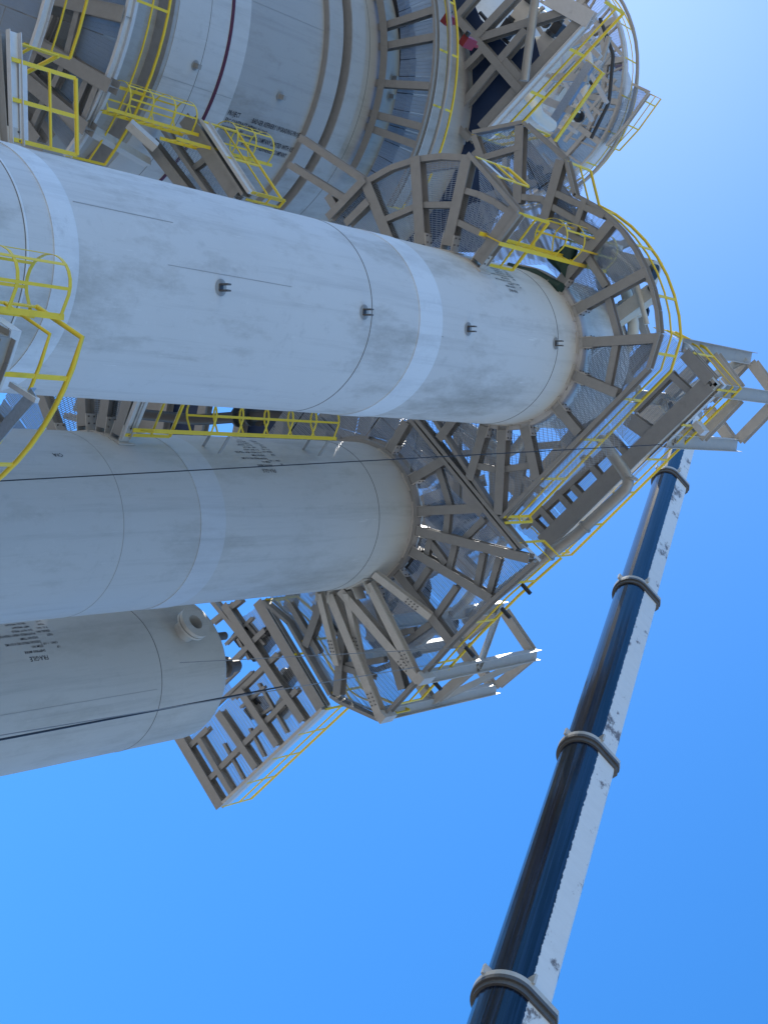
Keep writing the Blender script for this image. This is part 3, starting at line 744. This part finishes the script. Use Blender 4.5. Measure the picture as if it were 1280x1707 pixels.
for a, b in (((405, 1300), (372, 1240)), ((440, 1262), (415, 1215)), ((478, 1222), (430, 1140)), ((415, 1100), (395, 1065)), ((345, 1190), (420, 1120)), ((400, 1180), (440, 1145)), ((455, 1130), (425, 1085)), ((375, 1075), (420, 1030)), ((395, 1250), (425, 1222)), ((430, 1195), (452, 1180)), ((362, 1150), (395, 1118)), ((410, 1040), (440, 1075))): seg_beam(p3, a, b, Z3 + .12, .08, .12, 'stringer_beam')
edge(p3, [q3[0], q3[1]], Z3, .3, mat=M['steel_pale']); edge(p3, [q3[0] + Vector((-.1, 0)), px([(296, 1228)], Z3)[0]], Z3, .3); 
handrail(p3, [q3[0], q3[1]], Z3 + .3, 1.2); handrail(p3, [q3[1], q3[2]], Z3 + .3, 1.6)
for dx, dy, r_ in ((-.55, -.1, .10), (.15, -.45, .15)):
    q_ = C3 + Vector((dx, dy)); m = MB(); m.tube([V3(q_, z3 + .5), V3(q_, z3 + 2.0)], r_, 14); m.tube([V3(q_, z3 + 1.5), V3(q_, z3 + 1.6)], r_ * 1.7, 16); m.build('head_nozzle', M['lug'], v3)
def equip(label, name, cat, p, z, sx, sy, sz, mat, group=None, rot=45):
    o = thing(name, label, cat, at(p, z), group); c = at(p, z); m = MB(); d = Vector((math.cos(math.radians(rot)), math.sin(math.radians(rot)), 0))
    m.box(c - d * sx / 2, c + d * sx / 2, sy, sz, y0=0); m.build('housing', mat, o)
    m = MB(); m.tube([c + Vector((0, 0, sz)), c + Vector((0, 0, sz + .25))], min(sx, sy) * .25, 12); m.build('neck', mat, o)
    m = MB(); m.tube([c - d * (sx / 2 + .12), c - d * (sx / 2)], min(sy, sz) * .35, 12); m.build('end_flange', M['dark'], o)
    return o
for p_, sx, sy, sz, mt, lb in (((420, 1182), .5, .35, .5, 'dark', 'dark valve body under the lattice platform nearest its open middle'), ((430, 1075), .9, .4, .4, 'dark', 'long dark actuator under the lattice platform behind the rounded head'), ((478, 1130), .6, .3, .35, 'dark', 'dark box hung below the lattice platform near its right beam'), ((400, 1060), .5, .4, .5, 'dark', 'dark valve next to the open nozzle side of the rounded head'), ((470, 1185), .45, .3, .3, 'steel', 'tan valve bonnet on the lattice platform grating')):
    equip(lb, 'valve', 'valve', p_, Z3 + .35, sx, sy, sz, M[mt], 'valves on the lattice platform')

# ------------------------------------------------------------------ high tower behind, upper right
ZD = 40.0
td = thing('tower_deck', 'underside of a high tower deck, its shade painted navy, with crossing brown beams', 'tower', V3(at2((850, 110), ZD), ZD))
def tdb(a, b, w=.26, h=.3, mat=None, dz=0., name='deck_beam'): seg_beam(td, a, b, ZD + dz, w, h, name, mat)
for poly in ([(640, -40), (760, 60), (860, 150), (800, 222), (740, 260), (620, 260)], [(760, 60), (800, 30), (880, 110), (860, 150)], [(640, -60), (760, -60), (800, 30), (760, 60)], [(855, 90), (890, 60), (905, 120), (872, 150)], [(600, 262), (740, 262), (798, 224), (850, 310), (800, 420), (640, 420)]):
    zz = lift(ZD + .44); m = MB(); m.plate([tuple(q) for q in px(poly, ZD + .42)], zz, .003); recalc(m.build('deck_plate', M['shade_plate'], td))  # deck shade painted navy; the last sheet is dark backing behind the fan
for a, b in (((762, 30), (866, 150)), ((745, 202), (875, 48)), ((798, 62), (936, 18)), ((744, 140), (800, 84)), ((752, 36), (800, -20)), ((835, 95), (866, 130)), ((745, 190), (782, 232)), ((792, 60), (858, -10))): tdb(a, b, .24 if b[0] > 850 else .2)
tdb((912, -8), (984, 32), .5, .2, M['galv'], -.05)
m = MB(); m.tube([at((893, -10), ZD - .3), at((874, 134), ZD - .3)], .13, 14); m.build('riser_pipe', M['pipe'], td)
edge(td, px([(985, 22), (808, 215)], ZD), ZD - .05, .34, mat=M['galv']); tdb((972, 24), (800, 212), .3, .3, None, .05)
handrail(td, px([(1005, 0), (985, 22), (808, 215)], ZD), ZD + .3, 1.5, h=1.1, r=.048)
# sunlit equipment behind the open bays
for p_, s_, mt, lb in (((868, 20), (.7, .5, .5), 'insul', 'cream lagged vessel end behind the open bay of the high tower'), ((905, 72), (.6, .45, .6), 'insul', 'cream cased blower beside the pipe riser of the high tower'), ((842, 45), (.5, .35, .35), 'dark', 'dark pump set behind the crossing beams of the high tower'), ((772, 66), (.3, .2, .5), 'red', 'red cabinet behind the rail of the upper ring platform'), ((742, 30), (.3, .2, .35), 'red', 'smaller red box at the top of the upper ring platform'), ((925, 45), (.4, .3, .3), 'dark', 'dark casing under the white beam of the high tower')):
    equip(lb, 'machine', 'machine', p_, ZD + 1.0 if p_[0] > 800 else ZT + 1.5, *s_, M[mt], 'machines on the high tower')
m = MB(); q = at((888, 168), ZD + 2.5); m.tube([q + Vector((-.5, .3, -.3)), q, q + Vector((.2, .3, .9)), q + Vector((.3, .4, 2))], .20, 20)
o = thing('lagged_duct', 'aluminium clad duct at the corner of the high tower, sun glint in its colour', 'duct', q); m.build('cladding', M['glint_clad'], o)

# far round platform above, against the sky
ZP = 55.0; CP = Vector((-17.24, 29.16)); RPp = 4.79
tv = thing('tower_vessel', 'far grey vessel top carried by the high tower, inside the round platform', 'pressure vessel', V3(CP, 49)); m = MB(); m.lathe(CP, dome(2.9, 60, .5)[::-1] and [(0, 47.5), (1.6, 47.8), (2.6, 49), (2.9, 50.5)] + [(2.9, 50.5 + i) for i in range(1, 10)] + dome(2.9, 60, .5), 80); recalc(m.build('shell', M['shell'], tv))
pp = thing('service_platform', 'highest round platform against the sky at the upper right, thin yellow rails', 'platform', V3(CP, ZP), 'steel service platforms')
for d_ in range(60, 240, 20): beam(pp, V3(polar(CP, 2.95, d_), ZP), V3(polar(CP, RPp, d_), ZP), .22, .28, M['steel_pale'])
for u0, u1 in zip(range(60, 240, 20), range(80, 260, 20)):
    pts = [polar(CP, 4.0, u0), polar(CP, 4.0, u1)]; beam(pp, V3(pts[0], ZP + .05), V3(pts[1], ZP + .05), .16, .2, M['steel_pale'], 'cross_beam')
    if random.random() > .15: sector(pp, CP, 2.95, RPp - .05, u0, u1, ZP + .28, 1, 2)
pe = arc(CP, RPp, 60, 250, 6)
edge(pp, pe, ZP, mat=M['steel_pale']); handrail(pp, pe, ZP + .28, 1.5, h=1.1, r=.03)
m = MB(); m.tube([V3(q, ZP + .5) for q in arc(CP, RPp + .35, 80, 230, 6)], .07, 10); m.build('ring_main_pipe', M['pipe'], pp)
for u in range(70, 240, 10): beam(pp, V3(polar(CP, 3.3, u), ZP + .1), V3(polar(CP, RPp, u + 7), ZP + .1), .07, .1, M['steel_pale'], 'stringer_beam')
# small hose reel and side bay of the round platform
sb = px([(1052, 140), (1078, 152), (1040, 205), (1008, 240), (990, 225)], ZP); deck(pp, sb, ZP + .28, 20, (1., 2.)); handrail(pp, sb[:4], ZP + .28, 1.2); edge(pp, sb[:4], ZP, mat=M['steel_pale'])
m = MB(); m.box(at((1022, 98), ZP + .8), at((1036, 112), ZP + .8), .3, .3); m.build('hose_box', M['red'], pp)
# stair flight and beams crossing under the round platform
for i, (a, b, w_, mt) in enumerate((((985, 105), (915, 215), .3, 'galv_tread'), ((1005, 120), (925, 235), .05, 'yellow'), ((978, 100), (1006, 122), .05, 'yellow'), ((920, 128), (980, 130), .25, 'steel_pale'), ((905, 165), (955, 185), .25, 'steel_pale'), ((962, 95), (978, 118), .2, 'steel_pale'), ((930, 85), (985, 60), .2, 'steel_pale'), ((940, 30), (1000, 95), .16, 'steel_pale'))):
    zz = lift(46.0) + i * .01; m = MB(); m.box(at(a, zz), at(b, zz), w_, .18); m.build('stair_flight' if mt != 'steel_pale' else 'cross_beam', M[mt], td)

ZG = 31.0
pg = thing('service_platform', 'dark decking in the gap between front and shaded vessel, hidden part added to block sun', 'platform', V3(at2((420, 720), ZG), ZG), 'steel service platforms')
og = px([(150, 560), (600, 620), (690, 700), (650, 960), (380, 985), (250, 900), (100, 700)], ZG)
random.seed(11)
dG = (og[2] - og[0]).normalized(); nG = Vector((-dG.y, dG.x)); angG = math.degrees(math.atan2(dG.y, dG.x))
xs = [p.dot(dG) for p in og]; ys = [p.dot(nG) for p in og]; x = min(xs)
while x < max(xs):
    y = min(ys)
    while y < max(ys):
        q = clip_poly(clip_poly(clip_poly(clip_poly(og, dG, x + .01), -dG, -(x + 1.19)), nG, y + .01), -nG, -(y + 1.49))
        if len(q) > 2:
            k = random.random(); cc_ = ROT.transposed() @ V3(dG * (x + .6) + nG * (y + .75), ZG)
            if 853.5 - cc_.y / -cc_.z * FPX > 750: k *= .6  # hidden cells always solid, added to block sun on the right vessel
            if k < .66: m = MB(); m.plate([tuple(p) for p in q], lift(ZG + .3), .003); recalc(m.build('deck_plate', M['shade_plate'] if k < .3 else M['steel'], pg))
            elif k < .9: grate(pg, q, ZG + .3, angG)
        y += 1.5
    x += 1.2
for i in range(9):
    o_ = min(xs) + 1.0 + i * 1.3; a_, b_ = dG * o_ + nG * min(ys), dG * o_ + nG * max(ys); zz = lift(ZG); beam(pg, V3(a_, zz), V3(b_, zz), .26, .28, None, 'main_beam')
for o_ in (.25, .5, .75):
    c_ = min(ys) + (max(ys) - min(ys)) * o_; zz = lift(ZG + .06); beam(pg, V3(dG * min(xs) + nG * c_, zz), V3(dG * max(xs) + nG * c_, zz), .16, .2, None, 'cross_beam')
random.seed(3)
# upper levels seen through the grating of the two round platforms
ZV = 34.0
pv = thing('service_platform', 'dark upper deck seen through the grating over the shaded vessel', 'platform', V3(C2, ZV), 'steel service platforms')
ov = px([(640, 700), (850, 880), (800, 960), (690, 1060), (520, 1040), (470, 900)], ZV)
deck(pv, ov, ZV + .3, 47, (1.1, 1.9), None, .12)
for a, b in (((660, 720), (840, 890)), ((620, 780), (790, 960)), ((600, 880), (700, 1040)), ((700, 700), (560, 860)), ((840, 870), (560, 1050)), ((740, 690), (880, 840)), ((610, 740), (560, 1000)), ((760, 860), (640, 1060)), ((690, 840), (800, 800))): seg_beam(pv, a, b, ZV, .3, .3, 'main_beam')
for i, (x, y) in enumerate(((700, 760), (760, 840), (720, 900), (680, 980), (640, 1040))):
    m = MB(); q = at2((x, y), ZV + .4); m.plate([tuple(q + Vector((math.cos(a) * .9, math.sin(a) * .7))) for a in [k * PI / 5 + .3 for k in range(10)]], ZV + .4 + i * .02, .01); m.build('cover_plate', M['dark'], pv)
for p_, s_, mt, lb in (((1040, 440), (1.3, .5, .5), 'insul', 'cream lagged pipe box seen through the grating near the outer rail of the front vessel'), ((1035, 520), (1.6, .3, .4), 'insul', 'cream tray seen through the grating right above the clips of the front vessel'), ((990, 420), (.6, .6, .7), 'insul', 'cream valve casing above the front vessel platform at its left'), ((1000, 600), (.8, .5, .5), 'steel_pale', 'tan machine frame above the straight edge of the front platform'), ((1100, 690), (1.2, .8, .5), 'insul', 'cream tank end seen through the grating of the high oblong platform')):
    equip(lb, 'machine', 'machine', p_, ZR + 2 if p_[0] == 1100 else ZU + 2.0, *s_, M[mt], 'machines above the front vessel', rot=random.choice((20, 60, 110)))
o = thing('green_tarp', 'dark green tarpaulin bundled beside the yellow ladder at the front vessel', 'tarpaulin', at((905, 450), ZU)); m = MB()
tz = [at(q, ZU - .05 + .1 * (i % 2)) for i, q in enumerate(((845, 445), (868, 452), (890, 456), (912, 468), (935, 480)))]
m.tube(tz, .11, 8); m.build('roll', M['green'], o); m = MB(); m.tube([at((925, 425), ZU + .15), at((940, 452), ZU + .1), at((948, 415), ZU + .2)], .2, 8); m.build('fold', M['green'], o)

# pipework and racks that show between and above the decks
def pipework(label, pts, z, r, mat, valves=(), group='pipes run between the decks'):
    P = [at(q[:2], z + (q[2] if len(q) > 2 else 0)) for q in pts]; o = thing('process_pipe', label, 'pipe', P[0], group)
    sm = []
    for i, q in enumerate(P):
        if 0 < i < len(P) - 1:
            a_, b_ = (P[i - 1] - q), (P[i + 1] - q); d_ = min(r * 2.2, a_.length * .4, b_.length * .4); a_.normalize(); b_.normalize()
            sm += [q + a_ * d_, q + (a_ + b_) * d_ * .28, q + b_ * d_]
        else: sm.append(q)
    m = MB(); m.tube(sm, r, 12); m.build('pipe_run', M[mat], o)
    for i, f in valves:
        c_ = P[i] + (P[i + 1] - P[i]) * f; d_ = (P[i + 1] - P[i]).normalized()
        m = MB(); m.tube([c_ - d_ * r * 1.6, c_ - d_ * r * 1.2], r * 1.8, 12); m.build('flange', M[mat], o)
        m = MB(); m.tube([c_ + d_ * r * 1.2, c_ + d_ * r * 1.6], r * 1.8, 12); m.build('flange', M[mat], o)
        m = MB(); m.tube([c_, c_ + Vector((0, 0, r * 4))], r * .6, 8); m.tube([c_ + Vector((0, 0, r * 4)), c_ + Vector((0, 0, r * 4.6))], r * 1.6, 12); m.build('valve_bonnet', M['dark'], o)
for lb, pts, z, r, mt, vs in (
    ('pale pipe bending twice behind the crossing beams of the high tower', ((845, -10), (880, 40), (915, 20), (935, 60)), ZD + 1.6, .11, 'insul', ((1, .5),)),
    ('thin dark line clamped behind the open bay of the high tower', ((800, 20), (835, 60), (890, 110), (925, 85)), ZD + 1.2, .06, 'dark', ((1, .4),)),
    ('cream lagged pipe passing behind the pipe riser of the high tower', ((860, 90), (905, 60), (925, 110)), ZD + 2.2, .2, 'insul', ()),
    ('slim grey pipe crossing under the highest round platform', ((905, 120), (960, 150), (1000, 110), (1015, 60)), 50, .1, 'pipe', ((1, .5),)),
    ('pale pipe hugging the far grey vessel under the round platform', ((935, 215), (965, 170), (985, 120), (975, 60)), 51.5, .14, 'insul', ((0, .6),)),
    ('dark conduit along the rail of the highest round platform', ((1000, 30), (1022, 90), (1015, 170), (985, 230)), 53, .07, 'dark', ()),
    ('cream pipe above the outer grating of the front vessel', ((985, 420), (1040, 470), (1060, 560), (1010, 620)), ZU + 2.6, .13, 'insul', ((1, .5),)),
    ('slim pale pipe above the grating beside the clips of the front vessel', ((1000, 400), (1055, 450), (1078, 540)), ZU + 2.0, .06, 'insul', ()),
    ('dark pipe over the left wing of the front vessel platform', ((800, 240), (870, 260), (930, 330), (960, 380)), ZU + 3.2, .12, 'dark', ((1, .5),)),
    ('grey pipe above the grating right under the dark rope', ((760, 700), (850, 760), (900, 700)), ZU + 3.0, .13, 'pipe', ((0, .7),)),
    ('grey pipe over the outer corner of the wide grating platform', ((620, 1010), (690, 1080), (780, 1000), (840, 900)), Z2 + 3.0, .12, 'pipe', ((1, .5),)),
    ('slim dark pipe over the wide grating platform near its knee braces', ((560, 1020), (620, 1120), (700, 1090)), Z2 + 2.2, .07, 'dark', ()),
    ('grey pipe threading the lattice platform over the rounded vessel', ((395, 1060), (440, 1100), (480, 1150), (450, 1200)), Z3 + .7, .09, 'pipe', ((1, .5),)),
    ('dark pipe in the gap over the long caged ladder', ((230, 690), (330, 700), (460, 690), (560, 710)), 29.5, .14, 'dark', ((1, .6),))):
    pipework(lb, pts, z, r, mt, vs)
def rack(label, lines, z, w, mat='steel_pale'):
    o = thing('pipe_rack', label, 'steel rack', at(lines[0][0], z), 'steel racks above the decks')
    for a_, b_ in lines:
        zz = lift(z); beam(o, at(a_, zz), at(b_, zz), w, w * 1.1, M[mat], 'rack_beam')
rack('pale steel rack seen through the outer grating of the front vessel', (((960, 440), (1050, 400)), ((985, 520), (1085, 500)), ((1000, 560), (1060, 650)), ((1020, 400), (1075, 560)), ((990, 430), (1030, 600)), ((965, 480), (1010, 500))), ZU + 3.0, .16)
rack('brown steel rack above the left wing of the front vessel platform', (((790, 250), (900, 420)), ((860, 220), (950, 340)), ((800, 330), (930, 290)), ((840, 400), (960, 350)), ((700, 280), (830, 260))), ZU + 4.5, .2, 'steel')
rack('tan steel rack over the gratings between the two tall vessels', (((720, 690), (900, 820)), ((760, 680), (760, 860)), ((820, 690), (820, 850)), ((880, 700), (860, 830)), ((730, 760), (930, 740))), ZU + 3.6, .16, 'steel')
rack('thin pale rack under the highest round platform', (((900, 190), (1000, 60)), ((920, 210), (1015, 90)), ((940, 235), (1025, 130)), ((910, 100), (1000, 190)), ((930, 60), (1030, 150)), ((985, 30), (1035, 90))), 53.5, .12)

rack('beige lattice of thin members in the open bay of the high tower', (((835, 70), (905, 10)), ((860, 110), (930, 50)), ((880, 20), (925, 90)), ((850, 30), (890, 90)), ((900, 0), (950, 30)), ((870, 130), (940, 70))), ZD + 1.4, .1)
rack('grey lattice between the navy deck and the round platform', (((905, 150), (990, 60)), ((925, 180), (1000, 100)), ((945, 120), (985, 200)), ((920, 100), (960, 170)), ((965, 90), (1010, 170)), ((900, 180), (960, 220))), 47.5, .13, 'galv')

# ------------------------------------------------------------------ crane boom
Z0 = 24.6
def bpt(tt):
    s = tt; a = Vector((840 - 640, -(1680 - 853.5), -FPX)) / FPX * Z0; b = Vector((1110 - 640, -(805 - 853.5), -FPX)) / FPX * Z0 * 1.804
    return ROT @ (a + (b - a) * (s / 3.0))
ax = (bpt(3) - bpt(0)).normalized(); topd = (Vector((0, 0, 1)) - ax * ax.z).normalized(); side = ax.cross(topd).normalized()
gt = 0
while bpt(gt).z > GZ + 2.2: gt -= .02
crane = thing('telescopic_crane', 'navy and white telescopic crane boom reaching up from the lower right', 'crane', V3(bpt(gt).xy, GZ))
m_, t_, p_ = new_mat('boom_paint')
tc = t_.nodes.new('ShaderNodeTexCoord'); sp = t_.nodes.new('ShaderNodeSeparateXYZ'); t_.links.new(tc.outputs['UV'], sp.inputs[0])
cmb = t_.nodes.new('ShaderNodeCombineXYZ'); t_.links.new(sp.outputs['Y'], cmb.inputs['Y']); t_.links.new(sp.outputs['X'], cmb.inputs['X'])
nz = noise(t_, cmb.outputs[0], 4.2, 9, .8)
ma = t_.nodes.new('ShaderNodeMath'); ma.operation = 'MULTIPLY_ADD'; t_.links.new(nz, ma.inputs[0]); ma.inputs[1].default_value = .05; t_.links.new(sp.outputs['X'], ma.inputs[2])
edgem = ramp(t_, ma.outputs[0], [(.247, 0.), (.2482, 1.)])
mp = t_.nodes.new('ShaderNodeMapping'); mp.inputs['Scale'].default_value = (60, .25, 1); t_.links.new(tc.outputs['UV'], mp.inputs[0])
st = noise(t_, mp.outputs[0], 1.0, 4, .6)
nav = mix(t_, ramp(t_, st, [(.44, 0.), (.58, 1.)]), (.003, .0045, .010), (.012, .024, .052))  # reflection streaks of the folded plate painted into the navy
mp2 = t_.nodes.new('ShaderNodeMapping'); mp2.inputs['Scale'].default_value = (2.2, .5, 1); t_.links.new(tc.outputs['UV'], mp2.inputs[0])
rs = noise(t_, mp2.outputs[0], 1.3, 8, .75)
wht = mix(t_, ramp(t_, rs, [(.55, 0.), (.60, .85)]), mix(t_, nz, (.60, .60, .58), (.80, .80, .79)), (.10, .065, .05))
t_.links.new(mix(t_, edgem, nav, wht), p_.inputs['Base Color']); t_.links.new(ramp(t_, edgem, [(0., .18), (1., .5)]), p_.inputs['Roughness'])
bump(t_, p_, st, .15, .01)
def boom_section(t0, t1, w):
    n = 13
    prof = [(w * .5 * math.cos(PI + PI * k / n), w * .5 * math.sin(PI + PI * k / n) * 1.0) for k in range(n + 1)] + [(w * .5, w * .62), (w * .42, w * .7), (-w * .42, w * .7), (-w * .5, w * .62)]
    # running coordinate round the section, starting on the left flank
    k = len(prof); a, b = bpt(t0), bpt(t1); L = (b - a).length; vs = []; uvs = []; fs = []
    per = [0.]
    for i in range(k): per.append(per[-1] + math.dist(prof[i], prof[(i + 1) % k]))
    rings = max(2, int(L / .5))
    for j in range(rings + 1):
        c = a + (b - a) * (j / rings)
        for x, y in prof: vs.append(c + side * x + topd * y)
    me_f = []; me_uv = []
    for j in range(rings):
        for i in range(k):
            i2 = (i + 1) % k; me_f.append((j * k + i, j * k + i2, (j + 1) * k + i2, (j + 1) * k + i))
            wr = lambda q: abs((q / per[-1] - .5 * per[n] / per[-1] + .5) % 1.0 - .5); u0, u1 = wr(per[i]), wr(per[i + 1]); y0, y1 = t0 * 7.5 + L * j / rings, t0 * 7.5 + L * (j + 1) / rings
            me_uv += [(u0, y0), (u1, y0), (u1, y1), (u0, y1)]
    m = MB(); m.add(vs, me_f, False); m.add(vs[:k], [tuple(reversed(range(k)))]); m.add(vs[-k:], [tuple(range(k))])
    o = m.build('boom_section', m_, crane)
    uv = o.data.uv_layers.new(name='UVMap')
    flat = me_uv + [(0.1, 0)] * (2 * k)
    for l, c in zip(uv.data, flat): l.uv = c
    recalc(o); return o
def collar(tt, w, L=.32):
    a = bpt(tt); m = MB(); n = 22
    prof = lambda s: [(w * s * .5 * math.cos(PI + PI * k / n), w * s * .5 * math.sin(PI + PI * k / n)) for k in range(n + 1)] + [(w * s * .5, w * .66), (w * s * .4, w * .8), (-w * s * .4, w * .8), (-w * s * .5, w * .66)]
    def swe(s, l0, l1):
        m.prism(prof(s), a + ax * l0, a + ax * l1, topd)
    swe(1.19, .12, .22)
    for s in (-1, 0, 1):
        q = a + side * s * w * .5 + topd * (0 if s else -w * .5); o_ = side * s if s else -topd
        m.box(q + o_ * .03 + ax * .2, q + o_ * .03 + ax * .42, .05, .2, o_)
    rim = recalc(m.build('collar_rim', M['steel_pale'], crane))
    m = MB(); swe(1.10, -.06, .118); swe(1.19, .04, .116); return recalc(m.build('section_collar', M['lug'], crane))  # dark body colour stands for the collar's shaded side
ws = [.96, .87, .80, .74, .65]
boom_section(gt, 0.0, ws[0]); collar(0.0, ws[0])
for i in range(3): boom_section(i + .012, i + 1.0, ws[i + 1]); collar(i + 1.0, ws[i + 1], .28)
boom_section(3.01, 3.75, ws[4])
m = MB(); m.tube([bpt(gt) + topd * .8 + side * .3, bpt(3.7) + topd * .62 + side * .3], .018, 6); m.build('hoist_rope', M['cable'], crane)
m = MB(); a = bpt(3.75); m.box(a, a + ax * .9, .5, .8, topd); m.build('boom_head', M['steel'], crane)
m = MB(); a = bpt(gt); m.box(V3(a.xy, GZ + .9) - V3(side.xy.normalized(), 0) * 0 - Vector((ax.x, ax.y, 0)).normalized() * 3.0, V3(a.xy, GZ + .9) + Vector((ax.x, ax.y, 0)).normalized() * 3.5, 2.6, 1.2); m.build('carrier', M['band'], crane)
m = MB(); m.box(V3(a.xy, GZ + 1.5) - Vector((ax.x, ax.y, 0)).normalized() * 2, V3(a.xy, GZ + 1.5) + Vector((ax.x, ax.y, 0)).normalized() * 1.2, 2.2, 1.4, y0=0); m.build('turntable', M['band'], crane)

# ------------------------------------------------------------------ ropes
def rope(label, a, b, r, sag, mat, cat='rope'):
    pts = []
    for k in range(25):
        s = k / 24; q = a + (b - a) * s; q.z -= sag * 4 * s * (1 - s); pts.append(q)
    m = MB(); m.tube(pts, r, 6); o = m.build('tag_rope', mat); tag(o, label, cat, 'ropes hanging past the vessels'); return o
def along(p, d): return ray(p).normalized() * d
rope('dark rope crossing the shaded vessel and hooked to the edge of the high platform', along((-60, 805), 20), along((1102, 741), 33.5), .010, .0, M['cable'])
rope('black rope slanting across the rounded vessel below its seam', along((-40, 1241), 22), along((470, 1145), 34), .018, 0, M['cable'])
rope('thin grey rope just above the black one on the rounded vessel', along((-40, 1233), 22), along((740, 1105), 34), .009, 0, M['rope'])
rope('thin pale rope crossing the rounded head towards the outer corner', along((300, 1105), 29), along((770, 1080), 34), .009, 0, M['rope'])
